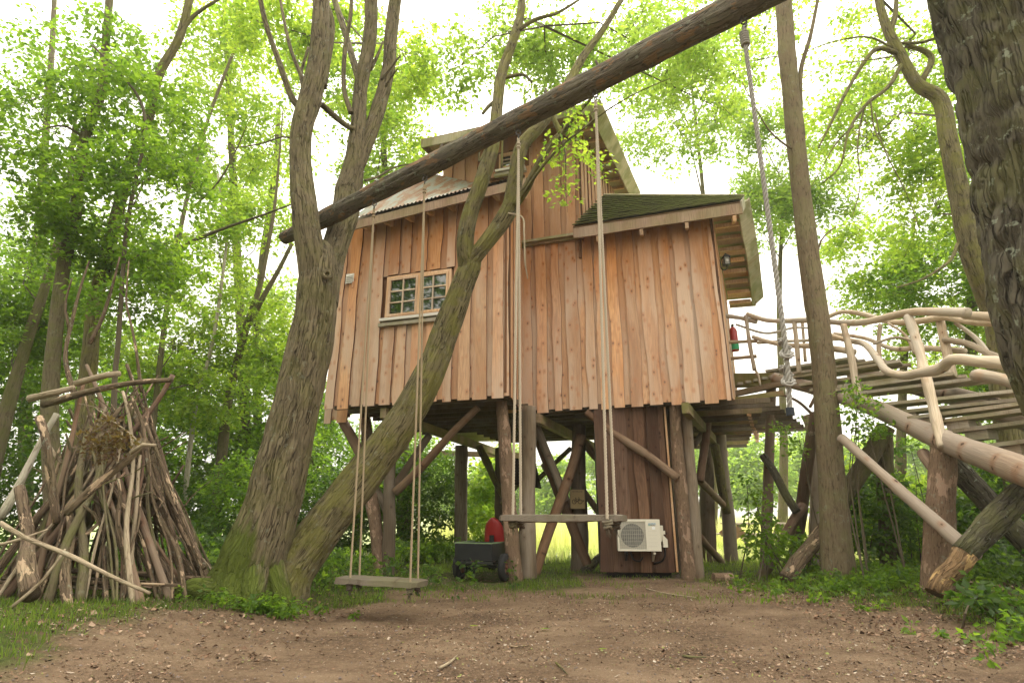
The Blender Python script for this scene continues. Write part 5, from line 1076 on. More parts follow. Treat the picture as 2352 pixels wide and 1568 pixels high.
# ---------------------------------------------------------------- trees behind and left of the house
tree('woodland_tree', 'bright yellow green tree crown between the forked tree and the house roof', [([(930, 1290, 15), (920, 900, 15), (890, 500, 15), (870, 100, 15)], .2)], [(880, 330, 14, 120, 150, 1.8, 170), (930, 210, 14, 90, 110, 1.5, 70), (800, 130, 14, 130, 130, 1.8, 140), (980, 420, 14, 50, 40, 1, 14)], M_bgbark, M_leafy, .115, 26, .36, 151, group=BG, gap=.46)
tree('woodland_tree', 'bright leafy tree filling the top left centre behind the forked tree', [([(560, 1300, 15), (560, 900, 15), (540, 500, 15), (520, 100, 15), (510, -150, 15)], .17)], [(560, 120, 14, 170, 150, 2, 200), (480, 330, 14, 130, 110, 1.6, 110), (620, 330, 14, 90, 110, 1.5, 60), (600, 520, 14, 90, 70, 1.3, 45)], M_bgbark, M_leafy, .115, 24, .36, 152, group=BG, gap=.47)
tree('birch_tree', 'thin pale birch stem between the stick den and the forked tree', [([(432, 1150, 12), (448, 940, 12), (487, 792, 12), (514, 612, 12), (518, 540, 12), (500, 400, 12)], .055)], [(500, 560, 12, 80, 90, 1, 50), (450, 700, 12.5, 90, 80, 1, 50)], M_birch, M_leafy, .10, 22, .28, 153, group=BG)
tree('woodland_tree', 'grey forked tree leaning right just left of the forked trunk', [([(497, 1200, 12.5), (509, 1050, 12.5), (525, 918, 12.5), (563, 760, 12.5), (590, 680, 12.5), (607, 610, 12.5), (630, 480, 12.5), (640, 380, 12.5), (650, 250, 12.5)], .12, .012), ([(563, 760, 12.5), (600, 690, 12.3), (640, 620, 12.2), (670, 560, 12.1)], .07, .04)], [(600, 760, 13, 110, 90, 1.2, 80), (640, 860, 13, 70, 70, 1, 50), (560, 640, 13.5, 60, 50, 1, 24)], M_bgbark, M_leafy, .10, 24, .30, 154, group=BG, gap=.45)
tree('woodland_tree', 'curving tree with the longest trunk through the top left of the picture', [([(165, 1375, 7.6), (180, 1100, 7.7), (200, 880, 7.8), (213, 749, 7.8), (223, 674, 7.8), (253, 559, 7.8), (279, 451, 7.8), (301, 365, 7.8), (335, 300, 7.8), (365, 172, 7.8), (412, 86, 7.8), (443, -30, 7.8)], .115, .06), ([(405, 95, 7.8), (443, 39, 7.8), (507, -5, 7.8)], .04, .025), ([(250, 560, 7.8), (280, 470, 7.9), (330, 410, 8.0), (352, 380, 8.1)], .025, .012)], [(330, 270, 7.6, 140, 150, 1.1, 120), (260, 470, 7.4, 130, 110, 1.0, 75), (400, 440, 7.8, 80, 90, .8, 30), (330, 620, 7.8, 110, 90, .9, 50), (250, 120, 7.8, 110, 90, 1.0, 50)], M_mossy, M_leaf, .08, 21, .24, 155, group=BG, gap=.47, seg=24, ridge=.003)
tree('woodland_tree', 'dark mossy trunk rising straight through the stick den', [([(132, 1380, 7.4), (120, 1100, 7.4), (115, 918, 7.4), (126, 776, 7.4), (148, 601, 7.4), (172, 494, 7.4), (193, 326, 7.4), (232, 215, 7.4), (240, 129, 7.4), (253, -20, 7.4)], .11, .055), ([(195, 320, 7.4), (150, 290, 7.2), (90, 300, 7.0), (20, 340, 6.8)], .02, .008)], [(120, 300, 7.2, 150, 130, 1.1, 85), (60, 440, 7.0, 110, 110, 1.0, 60), (150, 130, 7.6, 100, 90, .9, 36), (150, 560, 7.6, 130, 90, 1, 60)], M_bgbark, M_leaf, .075, 22, .24, 156, group=BG, gap=.47, seg=24, ridge=.003)
tree('sapling', 'thin dark sapling bending between the two den trees', [([(258, 1370, 6.9), (262, 918, 6.9), (271, 793, 6.9), (279, 674, 6.9), (292, 516, 6.9), (318, 387, 6.9), (335, 301, 6.9), (318, 223, 6.9), (258, 150, 6.9), (206, 99, 6.9)], .035, .014)], [(330, 400, 6.9, 100, 130, .7, 36), (380, 560, 7.2, 110, 80, .8, 34), (300, 700, 7.2, 100, 70, .8, 34)], M_twig, M_leaf, .07, 22, .2, 157, group=BG)
tree('woodland_tree', 'dark leaning trunk at the far left edge with heavy shade foliage', [([(-30, 1150, 9), (0, 1000, 9), (22, 918, 9), (70, 760, 9), (109, 640, 9), (150, 480, 9), (170, 300, 9), (190, 150, 9)], .13, .015)], [(60, 620, 9.5, 130, 130, 1.3, 120), (30, 800, 9.5, 110, 110, 1.2, 110), (130, 760, 10, 120, 90, 1.2, 90), (40, 240, 10.5, 90, 80, 1.2, 20)], M_bgbark, M_leaf, .085, 22, .28, 158, group=BG, gap=.44)
tree('woodland_tree', 'tree with long bare side branch reaching towards the forked trunk', [([(330, 1250, 11), (360, 900, 11), (400, 600, 11), (470, 300, 11), (560, 60, 11)], .06, .03), ([(400, 580, 11), (440, 555, 10.8), (516, 524, 10.4), (600, 495, 10.0), (668, 470, 9.8)], .045, .015), ([(440, 480, 11), (500, 420, 10.6), (540, 350, 10.4), (566, 290, 10.2)], .022, .01)], [(400, 780, 11.5, 130, 110, 1.3, 110), (480, 900, 12, 110, 90, 1.2, 90), (390, 620, 11.5, 90, 70, 1, 45), (500, 480, 12, 80, 70, 1, 30)], M_bgbark, M_leafy, .095, 25, .28, 159, group=BG, gap=.45)
tree('woodland_tree', 'slim pale tree seen against the sky left of the forked trunk', [([(600, 1250, 17), (590, 800, 17), (600, 620, 17), (614, 516, 17), (632, 387, 17), (640, 250, 17)], .13, .08)], [(560, 430, 17, 90, 60, 1.5, 45), (640, 700, 17, 80, 90, 1.5, 60), (660, 820, 17, 70, 70, 1.4, 60)], M_bgbark, M_leaffar, .13, 24, .38, 160, group=BG, gap=.47)
tree('woodland_tree', 'shaded tree in the depth of the wood behind the den', [([(70, 1250, 15), (60, 900, 15), (90, 500, 15), (120, 100, 15), (130, -150, 15)], .17)], [(60, 760, 15, 160, 180, 2, 180), (220, 820, 15, 170, 150, 2, 170), (100, 520, 16, 160, 120, 2, 80), (300, 940, 14, 180, 110, 1.8, 150), (60, 180, 16, 60, 80, 2, 14)], M_bgbark, M_leaf, .12, 26, .40, 161, group=BG, gap=.44)
tree('woodland_tree', 'thickly leaved tree behind the foot of the forked tree', [([(560, 1280, 17), (560, 1000, 17), (570, 800, 17)], .15)], [(600, 930, 16, 170, 110, 2, 190), (470, 1050, 15, 170, 90, 1.8, 150), (680, 1050, 15, 60, 120, 1.5, 60), (360, 1120, 14, 160, 80, 1.5, 120)], M_bgbark, M_leaf, .12, 26, .40, 162, group=BG, gap=.42)
tree('woodland_tree', 'green tree whose crown fills the gap under the left wing floor', [([(820, 1283, 18), (815, 1150, 18), (810, 1000, 18)], .14)], [(790, 1050, 18, 120, 90, 1.6, 110), (930, 1030, 18.5, 110, 70, 1.6, 90), (700, 980, 18, 90, 90, 1.5, 60)], M_bgbark, M_leaf, .13, 26, .40, 163, group=BG, gap=.4)
# far trees across the meadow
rnf = random.Random(9)
spots = [(1105, 1140, 52), (1190, 1085, 58), (1290, 1120, 50), (1390, 1080, 60), (1480, 1110, 52), (1590, 1090, 56), (1665, 1060, 52), (1745, 1065, 46), (1835, 1050, 55), (1920, 1080, 50), (1010, 1110, 55), (2010, 1060, 58), (2120, 1050, 52), (2230, 1040, 56), (2330, 1050, 50), (900, 1080, 56)]
words = ['left of the cart', 'between the bark stilt and the braces', 'behind the crossed braces', 'just left of the dark tower', 'behind the tower', 'just right of the tower', 'behind the rear right stilts', 'beside the first bridge pole', 'behind the slanting bridge pole', 'left of the slender tree', 'behind the second stilt from the left', 'right of the slender tree', 'under the middle of the bridge', 'behind the bark post of the bridge', 'at the far right under the bridge', 'behind the leaning trunk']
for k, (x, y, Y_) in enumerate(spots):
    x0 = x + rnf.uniform(-8, 8); h = rnf.uniform(95, 125)
    tree('meadow_tree', 'hazy pale tree across the meadow ' + words[k], [([(x0, 1203, Y_), (x0 + 4, 1150, Y_), (x0, 1100, Y_)], .35)], [(x0, y, Y_, 62, 62, 3.2, 95), (x0 + rnf.uniform(-30, 30), y + 55, Y_ - 1, 60, 42, 2.5, 60), (x0 + rnf.uniform(-30, 30), y - 35, Y_, 40, 40, 2.5, 34)], M_bgbark, M_leaffar, .34, 22, 1.0, 300 + k, group='distant trees across the meadow', twigs=False, gap=.36, gsc=.3)
# trees behind the camera (they show in the window panes)
for k, (x, y, l) in enumerate([(-15, -4, 'nearest to the den'), (-11, -9, 'second from the den'), (-19, 1, 'beyond the den side'), (-5, -13, 'straight behind the viewer'), (-16, -12, 'farthest back')]):
    t = thing('clearing_tree', 'tall leafy tree mirrored in the window panes, ' + l, 'tree', g3(x, y), 'trees reflected in the window')
    mb = MB(); mb.tube([g3(x, y) - up3 * .1, Vector((x, y, 6)), Vector((x + .4, y, 12))], [.3, .24, .15], 10); mb.build('trunk', M_bgbark, t)
    rn = np.random.RandomState(500 + k); S = blob_sprays((x, y, 9.5), (3.2, 2.6, 7), 170, rn, .4, k, .5); V, T, A = leaf_arrays(S, .9, 14, .42, rn); mb = MB(); mb.add(V, None, T, A); mb.build('crown', M_leafdk, t)
print('leaf tris', TOT[0])
# ---------------------------------------------------------------- shrubs
def shrub(label, blobs, lmat, size, nleaf, srad, seed, gap=.4, nst=3, name='shrub', flat=.5):
    rn = random.Random(seed); x, y, Y = blobs[0][:3]; b = at(x, y, Y); t = thing(name, label, 'shrub', g3(b.x, b.y), 'shrubs of the undergrowth')
    mb = MB()
    for bl in blobs:
        for k in range(nst):
            c = at(bl[0] + rn.uniform(-.7, .7) * bl[3], bl[1] - rn.uniform(-.3, .8) * bl[4], bl[2]); g_ = g3(c.x + rn.uniform(-.3, .3), c.y + rn.uniform(-.3, .3)); m_ = g_.lerp(c, .5) + Vector((rn.uniform(-.15, .15), rn.uniform(-.15, .15), 0))
            mb.tube([g_, m_, c], [.012, .009, .004], 5)
    mb.build('stems', M_twig, t); foliage(t, blobs, size, nleaf, srad, lmat, seed, False, gap, flat=flat); return t
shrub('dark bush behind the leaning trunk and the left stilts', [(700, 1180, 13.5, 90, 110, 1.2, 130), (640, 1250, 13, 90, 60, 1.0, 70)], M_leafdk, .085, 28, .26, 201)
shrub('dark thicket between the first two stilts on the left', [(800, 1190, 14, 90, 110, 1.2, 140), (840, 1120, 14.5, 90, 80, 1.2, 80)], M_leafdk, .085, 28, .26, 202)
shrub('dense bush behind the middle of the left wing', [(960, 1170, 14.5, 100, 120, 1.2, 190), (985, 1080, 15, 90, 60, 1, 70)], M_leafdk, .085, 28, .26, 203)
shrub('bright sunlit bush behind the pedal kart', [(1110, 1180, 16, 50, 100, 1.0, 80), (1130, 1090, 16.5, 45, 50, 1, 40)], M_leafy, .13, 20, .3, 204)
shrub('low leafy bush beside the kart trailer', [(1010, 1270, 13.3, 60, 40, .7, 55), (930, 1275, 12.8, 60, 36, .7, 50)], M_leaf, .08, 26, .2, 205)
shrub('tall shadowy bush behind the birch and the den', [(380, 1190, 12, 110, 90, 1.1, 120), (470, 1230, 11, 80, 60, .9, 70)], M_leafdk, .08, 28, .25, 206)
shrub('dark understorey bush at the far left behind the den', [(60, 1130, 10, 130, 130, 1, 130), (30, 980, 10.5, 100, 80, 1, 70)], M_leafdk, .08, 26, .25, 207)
shrub('mid green bush in the wood left of the forked trunk', [(560, 1130, 11.5, 70, 90, .9, 80), (300, 1050, 12, 110, 80, 1, 70)], M_leaf, .08, 26, .25, 208)
shrub('leafy bush growing round the feet of the slanting bridge poles', [(1760, 1240, 9.4, 40, 60, .35, 20), (1840, 1270, 9.6, 50, 50, .5, 24), (1730, 1150, 9.8, 26, 60, .3, 8)], M_leaf, .085, 14, .2, 209, gap=.3)
shrub('vine leaves climbing the bridge beam beside the slender tree', [(1990, 960, 7.8, 60, 60, .25, 18), (1960, 900, 8.1, 60, 30, .2, 7), (1830, 1000, 9.2, 60, 50, .3, 10)], M_leaf, .06, 16, .15, 210, gap=.3)
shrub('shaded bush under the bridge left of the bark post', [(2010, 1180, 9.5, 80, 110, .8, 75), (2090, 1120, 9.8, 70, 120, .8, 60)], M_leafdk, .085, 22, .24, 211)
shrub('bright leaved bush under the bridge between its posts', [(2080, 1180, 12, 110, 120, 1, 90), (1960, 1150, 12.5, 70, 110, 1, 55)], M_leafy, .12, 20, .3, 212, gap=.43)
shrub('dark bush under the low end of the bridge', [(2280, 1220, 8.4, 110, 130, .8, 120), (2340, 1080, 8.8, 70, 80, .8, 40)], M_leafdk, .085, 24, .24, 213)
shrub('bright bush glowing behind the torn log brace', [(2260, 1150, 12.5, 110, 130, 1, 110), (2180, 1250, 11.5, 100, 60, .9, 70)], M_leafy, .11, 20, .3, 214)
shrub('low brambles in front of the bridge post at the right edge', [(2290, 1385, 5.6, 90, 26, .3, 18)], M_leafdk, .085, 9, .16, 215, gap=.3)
# ---------------------------------------------------------------- stick den
den = thing('stick_den', 'cone shaped den of leaning dead branches and sticks on the left', 'den', g3(-4.35, 6.25))
rn = random.Random(77)
cen = at(225, 1380, 6.1); apx = at(238, 905, 6.15)
M_st = [M_stick, M_stick, M_bgbark, M_redpole, M_bgbark, M_stick, M_stick, M_palebranch]
def stick(P, r0, r1, mt, seed, knob=.35):
    mb = MB(); mb.tube(P, list(np.linspace(r0, r1, len(P))), 9, .12, .2, 4, 0, seed, knob=knob); mb.build('branch', mt, den, smooth=True)
for k in range(108):
    a = rn.uniform(0, 2 * math.pi); front = math.sin(a) < 0
    R_ = rn.uniform(.72, 1.06); bx = cen.x + math.cos(a) * R_ * 1.06 - .05; by = 6.35 + math.sin(a) * R_ * .95
    g_ = g3(bx, by) - up3 * .04; hh = rn.uniform(.72, 1.12); q = Vector((apx.x + rn.uniform(-.5, .5) - math.cos(a) * .12, 6.35 + rn.uniform(-.25, .25), apx.z + rn.uniform(-.2, .2)))
    top = g_ + (q - g_) * hh; 
    if rn.random() < .45: top = g_ + (q - g_) * rn.uniform(.45, .9)
    bend = Vector((rn.uniform(-.05, .05), rn.uniform(-.05, .05), rn.uniform(-.04, .04)))
    b2 = Vector((rn.uniform(-.05, .05), rn.uniform(-.04, .04), 0)); r0 = rn.choice([.014, .018, .022, .026, .032, .045]) * rn.uniform(.8, 1.1)
    stick([g_, g_.lerp(top, .3) + bend, g_.lerp(top, .62) - bend * .6 + b2, g_.lerp(top, .85) + b2, top], r0, r0 * .55, M_st[rn.randrange(8)], k)
    if rn.random() < .4:
        s_ = g_.lerp(top, rn.uniform(.5, .9)); stick([s_, s_ + Vector((rn.uniform(-.2, .2), rn.uniform(-.1, .1), rn.uniform(.1, .25))), s_ + Vector((rn.uniform(-.4, .4), rn.uniform(-.15, .15), rn.uniform(.25, .5)))], r0 * .5, r0 * .25, M_st[rn.randrange(8)], k)
for k, (l, r0, r1, mt) in enumerate([([(0, 1200, 5.0), (60, 1235, 5.0), (160, 1275, 5.0), (260, 1325, 5.05), (345, 1362, 5.1)], .022, .014, M_palebranch), ([(175, 880, 6.0), (240, 862, 5.9), (275, 858, 5.9)], .04, .03, M_palebranch), ([(100, 930, 6.2), (200, 900, 5.9), (300, 880, 5.8), (395, 872, 5.7)], .035, .025, M_stick),
        ([(70, 915, 6.2), (110, 905, 6.1), (170, 890, 6.1)], .04, .03, M_palebranch), ([(170, 905, 6.1), (150, 820, 6.2), (165, 740, 6.3), (185, 660, 6.4), (205, 600, 6.5)], .028, .010, M_stick), ([(160, 760, 6.3), (150, 700, 6.3), (165, 640, 6.3)], .018, .008, M_stick),
        ([(205, 790, 6.4), (235, 730, 6.4), (260, 650, 6.4), (275, 590, 6.4)], .024, .010, M_stick), ([(325, 900, 6.2), (312, 800, 6.2), (300, 740, 6.3), (290, 690, 6.3), (296, 600, 6.4)], .018, .008, M_stick), ([(90, 960, 5.7), (105, 1010, 5.6), (120, 1120, 5.6), (130, 1200, 5.6)], .04, .03, M_stick),
        ([(330, 1010, 5.7), (300, 1050, 5.6), (225, 1110, 5.5), (150, 1180, 5.4)], .04, .035, M_stick), ([(300, 1040, 5.4), (330, 1020, 5.4), (358, 1022, 5.4)], .022, .012, M_palebranch), ([(70, 1365, 5.0), (60, 1280, 5.3), (65, 1230, 5.5), (45, 1120, 5.7)], .07, .045, M_stick), ([(470, 1305, 5.9), (400, 1140, 6.1), (345, 1000, 6.2), (330, 960, 6.3)], .024, .016, M_stick),
        ([(25, 1395, 4.9), (100, 1330, 5.0), (150, 1260, 5.1)], .014, .01, M_palebranch), ([(-20, 1255, 5.2), (40, 1240, 5.2), (110, 1215, 5.3)], .016, .008, M_palebranch), ([(0, 1190, 6.0), (40, 1120, 6.1), (90, 1020, 6.2), (130, 950, 6.3)], .035, .03, M_birch)]):
    stick(P3(l), r0, r1, mt, 200 + k)
for k in range(6):
    a = rn.uniform(-.6, 3.0); y = 5.7 + rn.uniform(0, .9); z = .25 + k * .022; x0 = -4.9 + rn.uniform(-.3, .3)
    stick([Vector((x0, y, z + float(gz(x0, y)) * .3)), Vector((x0 + .8, y + rn.uniform(-.1, .1), z + .02)), Vector((x0 + 1.7, y + rn.uniform(-.2, .2), z))], .02, .014, M_stick, 300 + k)
M_dry = leafmat('dry_leaf', (.10, .055, .025), (.17, .14, .05), .5)
cn = at(245, 1010, 5.45); rnp = np.random.RandomState(5); S = blob_sprays(cn, (.20, .12, .22), 26, rnp, .2, 3); V, T, A = leaf_arrays(S, .09, 30, .04, rnp, .8); mb = MB(); mb.add(V, None, T, A); mb.build('leaf_clump', M_dry, den)['kind'] = 'stuff'
# ---------------------------------------------------------------- grass, litter, ground plants
def fan(n, y0, y1, rn, xmax=1.0, pw=1.0):
    y = y0 + (y1 - y0) * rn.uniform(0, 1, n) ** pw; x = rn.uniform(-xmax, xmax, n) * y; return x, y
def blades(x, y, h, w, rn, lean=.5):
    n = len(x); z = gz(x, y); z = z * sst(30, 14, np.hypot(x, y)); a = rn.uniform(0, 2 * np.pi, n); H = h * rn.uniform(.45, 1.3, n); l = H * lean * rn.uniform(.2, 1, n)
    b = rn.uniform(0, 2 * np.pi, n); dx, dy = np.cos(a) * w * .5, np.sin(a) * w * .5; lx, ly = np.cos(b) * l, np.sin(b) * l
    V = np.stack([np.stack([x - dx, y - dy, z - .01], -1), np.stack([x + dx, y + dy, z - .01], -1), np.stack([x + dx * .7 + lx * .35, y + dy * .7 + ly * .35, z + H * .6], -1), np.stack([x - dx * .7 + lx * .35, y - dy * .7 + ly * .35, z + H * .6], -1), np.stack([x + lx, y + ly, z + H], -1)], 1).reshape(-1, 3)
    k = np.arange(n)[:, None] * 5; t = np.clip(fbm(np.stack([x * .8, y * .8, x * 0], -1), 2, 71) + rn.normal(size=n) * .2, 0, 1)
    return V, k + [0, 1, 2, 3], k + [3, 2, 4], np.stack([np.repeat(t, 5)] + [np.zeros(n * 5)] * 2, -1)
rnp = np.random.RandomState(11)
def grassobj(name, x, y, h, w, mt, lean=.5):
    V, Q, T, A = blades(x, y, h, w, rnp, lean); mb = MB(); mb.add(V, Q, T, A); o = mb.build(name, mt); tag(o, kind='stuff'); return o
x, y = fan(150000, 3.6, 14, rnp, .98, .8); dmv = dirtmask(x, y); clump = fbm(np.stack([x * 1.7, y * 1.7, x * 0], -1), 3, 81)
keep = ((dmv < .6) | ((dmv < .97) & (rnp.uniform(size=len(x)) < .5) & (clump > .5))) & ~((np.abs(x + .7) < .7) & (y > 8.6) & (y < 10.6)) & (rnp.uniform(size=len(x)) < (1.03 - dmv) * (.25 + 1.2 * sst(.35, .6, clump)))
keep &= ~((x < -1.7) & (y > 7.6) & (rnp.uniform(size=len(x)) < .5)); keep &= ~((x > 4.9) & (y < 9) & (rnp.uniform(size=len(x)) < .75))
x, y = x[keep], y[keep]; o = grassobj('grass', x, y, .062, .007, M_grass, .9); tag(o, 'short green grass along both edges of the earth clearing', 'grass')
x, y = fan(14000, 7, 12, rnp, .5); dmv = dirtmask(x, y); k_ = (dmv > .45) & (fbm(np.stack([x * 2.5, y * 2.5, x * 0], -1), 3, 82) > .56) & (y < 9.9); o = grassobj('grass_tufts', x[k_], y[k_], .05, .007, M_grass, .9); tag(o, 'thin grass tufts scattered over the trodden earth before the stilts', 'grass')
x, y = fan(60000, 12.5, 46, rnp, .75, .8); k_ = x > -3.2; o = grassobj('meadow_grass', x[k_], y[k_], .22, .03, M_meadow, .8); tag(o, 'sunny green meadow grass behind the stilts', 'grass')
x, y = fan(60000, 16, 34, rnp, .7); k_ = (x > -2.5) & (fbm(np.stack([x * .35, y * .35, x * 0], -1), 2, 83) > .40) & ~((np.abs(x - 7) < 1.6) & (y < 18.5)); o = grassobj('tall_grass', x[k_], y[k_], .75, .022, M_hay, .35); tag(o, 'tall pale seeding grass in the meadow behind the house', 'grass')
# litter
rnp = np.random.RandomState(13)
x, y = fan(80000, 2.3, 11, rnp, .95, 1.15); k_ = rnp.uniform(size=len(x)) < .15 + 1.1 * sst(.38, .64, fbm(np.stack([x * 1.6, y * 2.2, x * 0], -1), 4, 91)); x, y = x[k_], y[k_]; n = len(x); z = gz(x, y) + (fbm(np.stack([x * 14, y * 14, x * 0], -1), 2, 31) - .5) * .022 + .004
a = rnp.uniform(0, 2 * np.pi, n); L = rnp.uniform(.006, .03, n) * np.where(rnp.uniform(size=n) < .06, 1.8, 1); w_ = L * rnp.uniform(.25, .7, n); d = np.stack([np.cos(a), np.sin(a), rnp.normal(size=n) * .25], -1); s_ = np.stack([-np.sin(a), np.cos(a), rnp.normal(size=n) * .4], -1); p = np.stack([x, y, z], -1)
V = np.stack([p - d * L[:, None] * .5, p + s_ * w_[:, None] * .5, p + d * L[:, None] * .5 + [0, 0, .004], p - s_ * w_[:, None] * .5], 1).reshape(-1, 3); b = np.arange(n)[:, None] * 4
mb = MB(); t = rnp.uniform(0, 1, n); mb.add(V, None, np.concatenate([b + [0, 1, 2], b + [0, 2, 3]]), np.stack([np.repeat(t, 4), V[:, 0] * 0, V[:, 0] * 0], -1))
m, nt, b_ = mat('wood_chip_litter', .9); f = nd(nt, 'SeparateXYZ', {0: nd(nt, 'Attribute', attribute_name='bk').outputs['Vector']}).outputs[0]
c = ramp(nt, f, [(0, (.04, .028, .02)), (.35, (.14, .08, .048)), (.65, (.24, .14, .085)), (.87, (.34, .245, .17)), (.94, (.44, .38, .31)), (.97, (.20, .22, .06))]); nt.links.new(mo(c), b_.inputs['Base Color'])
n = 5200; x = rnp.uniform(2.9, 8.5, n); y = rnp.uniform(4.2, 9.5, n); xl = rnp.uniform(-5.5, -1.6, n // 4); yl = rnp.uniform(4.2, 8, n // 4); x = np.r_[x, xl]; y = np.r_[y, yl]; n = len(x); z = gz(x, y) + .015
a = rnp.uniform(0, 2 * np.pi, n); L = rnp.uniform(.02, .055, n); d = np.stack([np.cos(a), np.sin(a), rnp.normal(size=n) * .3], -1); s_ = np.stack([-np.sin(a), np.cos(a), rnp.normal(size=n) * .5], -1); p = np.stack([x, y, z], -1)
V = np.stack([p - d * L[:, None] * .5, p + s_ * L[:, None] * .3 + [0, 0, .008], p + d * L[:, None] * .5, p - s_ * L[:, None] * .3 + [0, 0, .006]], 1).reshape(-1, 3); b = np.arange(n)[:, None] * 4
mb.add(V, None, np.concatenate([b + [0, 1, 2], b + [0, 2, 3]]), np.stack([np.repeat(rnp.uniform(.05, .9, n), 4), V[:, 0] * 0, V[:, 0] * 0], -1))
o = mb.build('leaf_litter', m); tag(o, 'brown wood chips and dead leaf bits strewn over the earth', 'litter', kind='stuff')
mb = MB(); n = 2600; x, y = fan(n, 2.4, 10, rnp, .9, 1.1)
for k in range(n):
    r_ = rnp.uniform(.004, .013); zz = float(gz(x[k], y[k])) + .002; P = np.array([[1, 0, 0], [-.5, .8, 0], [-.5, -.8, 0], [0, 0, .8], [0, 0, -.5]]) * r_ * rnp.uniform(.6, 1.3, (5, 3)); mb.add(P + [x[k], y[k], zz], None, [[0, 1, 3], [1, 2, 3], [2, 0, 3], [1, 0, 4], [2, 1, 4], [0, 2, 4]])
o = mb.build('pebbles', mat('pebble', .8, (.17, .13, .11))[0]); tag(o, 'small dark pebbles and clods over the earth', 'pebbles', kind='stuff')
def lying(label, pts, r, mt):
    P = [onz(px, py, .02) for px, py in pts]; P = [Vector((p.x, p.y, float(gz(p.x, p.y)) + r * .9 + .005)) for p in P]
    t = thing('fallen_twig', label, 'twig', P[0], 'twigs lying on the earth'); mb = MB(); mb.tube(P, [r, r * .9, r * .5][:len(P)] if len(P) == 3 else r, 7, .05, .2, 9, 0, 5, knob=.4); mb.build('stick', mt, t, smooth=True)
lying('greenish peeled twig lying in the near foreground', [(1277, 1518), (1290, 1533), (1303, 1548)], .008, M_mossy); lying('short dark stick in the right foreground', [(1568, 1502), (1590, 1505), (1622, 1505)], .009, M_bgbark)
lying('long thin twig in front of the tower', [(1485, 1352), (1530, 1362), (1600, 1372)], .009, M_palebranch); lying('curved pale twig on the left of the bare earth', [(1010, 1530), (1035, 1518), (1050, 1500)], .010, M_palebranch); lying('straight brown twig in the middle of the bare earth', [(1170, 1478), (1190, 1481), (1215, 1478)], .006, M_stick)
def fallen_leaf(label, px, py, s, mt):
    p = onz(px, py, .01); p = Vector((p.x, p.y, float(gz(p.x, p.y)) + .02)); V = []
    for k, (u, v, w) in enumerate([(-1, 0, 0), (-.5, .42, .1), (.1, .5, .14), (.6, .3, .1), (1, 0, .05), (.6, -.3, .12), (.1, -.5, .1), (-.5, -.42, .12), (0, 0, 0)]): V.append((p.x + u * s, p.y + v * s, p.z + w * s))
    mb = MB(); mb.add(V, None, [[i, (i + 1) % 8, 8] for i in range(8)], np.tile([.6, 0, 0], (9, 1))); o = mb.build('fallen_leaf', mt); tag(o, label, 'leaf', 'fallen leaves on the earth')
fallen_leaf('fresh green leaf lying in the middle of the bare earth', 1252, 1447, .045, M_grass); fallen_leaf('yellow green leaf lying left of the bare earth centre', 1088, 1440, .04, M_leafy); fallen_leaf('small bright green leaf in the near foreground', 1385, 1493, .035, M_leafy)
fallen_leaf('pale dry leaf just right of the green leaf', 1395, 1425, .04, M_palebranch)
# low plants round the tree foot, right bank
def plant_patch(name, label, cx, cy, rx, ry, n, size, mt, hgt, seed, cat='plants'):
    rn_ = np.random.RandomState(seed); C = []; st = MB(); S0 = []; S1 = []
    for k in range(n):
        a = rn_.uniform(0, 6.28); q = abs(rn_.normal()) * .75; X_, Y_ = cx + math.cos(a) * q * rx, cy + math.sin(a) * q * ry; g_ = float(gz(X_, Y_)); h = hgt * rn_.uniform(.5, 1.2)
        lx, ly = rn_.normal() * h * .25, rn_.normal() * h * .25; S0.append((X_, Y_, g_ - .01)); S1.append((X_ + lx, Y_ + ly, g_ + h))
        for j in range(3): C.append((X_ + lx * (j + 1) / 3, Y_ + ly * (j + 1) / 3, g_ + h * (j + 1.2) / 3.4))
    V, T, A = leaf_arrays(np.array(C), size * .9, 6, size, rn_, .5); mb = MB(); mb.add(V, None, T, A); prisms(mb, S0, S1, np.full(n, .003), np.full(n, .002)); o = mb.build(name, mt); tag(o, label, cat, kind='stuff')
plant_patch('nettles', 'nettles and seedlings under the left trees', -3.2, 8.0, 1.2, .8, 200, .06, M_leaf, .26, 1); plant_patch('seedlings', 'small leafy plants in front of the forked tree roots', -2.4, 6.0, .6, .3, 60, .05, M_leaf, .14, 2)
plant_patch('nettles', 'leafy undergrowth behind the stick den', -4.4, 8.6, 2.6, 1.0, 330, .07, M_leafdk, .4, 3); plant_patch('seedlings', 'leafy seedlings under the bridge', 4.6, 7.7, 1.3, 1.1, 230, .055, M_leaf, .16, 4)
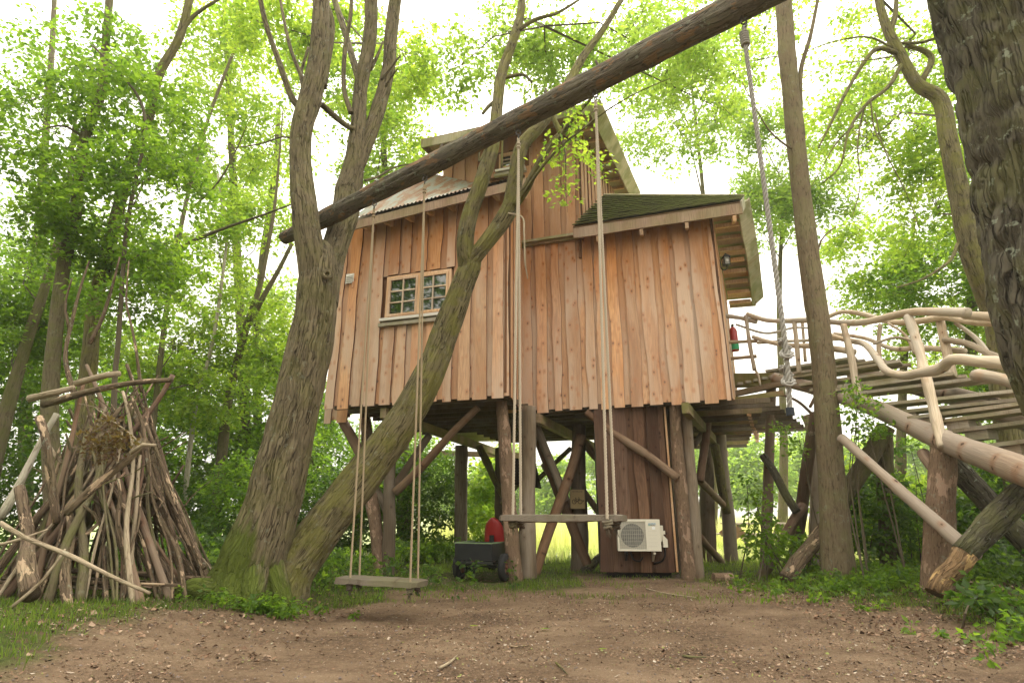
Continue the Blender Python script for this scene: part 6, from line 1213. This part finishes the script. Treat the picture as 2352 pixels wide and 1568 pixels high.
plant_patch('nettles', 'dark undergrowth on the right bank', 6.4, 7.4, 1.4, 1.2, 240, .07, M_leafdk, .3, 5); plant_patch('brambles', 'bramble leaves at the lower right corner', 4.3, 4.9, .8, .5, 70, .06, M_leaf, .14, 6)
plant_patch('nettles', 'weeds along the back edge of the clearing left of the cart', -3.6, 11.0, 1.6, .7, 260, .06, M_leaf, .28, 7)
def fern(label, px, py, n, L, seed):
    rn_ = random.Random(seed); p = onz(px, py, .15); base = g3(p.x, p.y); t = thing('fern', label, 'fern', base, 'ferns at the tree foot')
    for k in range(n):
        a = k * 6.283 / n + rn_.uniform(-.3, .3); mb = MB(); M_ = 11; ln = L * rn_.uniform(.7, 1.1)
        for j in range(1, M_):
            s_ = j / M_; c = base + Vector((math.cos(a) * ln * s_, math.sin(a) * ln * s_, ln * (.85 * s_ - .75 * s_ * s_))); w = .32 * ln * math.sin(math.pi * min(1, s_ * .85 + .15)) * .6; q = Vector((-math.sin(a), math.cos(a), -.2)); f = Vector((math.cos(a), math.sin(a), .1)) * ln * .035
            for sg in (-1, 1): mb.add([list(c - f), list(c + q * sg * w + f * .8), list(c + f)], None, [[0, 1, 2]], np.tile([rn_.uniform(.2, .7), 0, 0], (3, 1)))
        mb.build('frond', M_leaf, t)
fern('larger fern at the left foot of the forked tree', 500, 1368, 9, .34, 1); fern('small fern in front of the mossy roots', 560, 1385, 7, .24, 2); fern('small fern beside the den at the edge of the roots', 462, 1350, 7, .26, 3)
# ---------------------------------------------------------------- haze
hz = MB(); hz.box((0, 35, 12.5), (190, 110, 27)); m = bpy.data.materials.new('haze'); m.use_nodes = True; nt = m.node_tree; nt.nodes.remove(nt.nodes['Principled BSDF'])
pv = nt.nodes.new('ShaderNodeVolumePrincipled'); pv.inputs['Color'].default_value = (1, .98, .93, 1); pv.inputs['Density'].default_value = .0011; pv.inputs['Anisotropy'].default_value = .3
nt.links.new(pv.outputs[0], nt.nodes['Material Output'].inputs['Volume']); o = hz.build('haze', m); tag(o, kind='stuff')
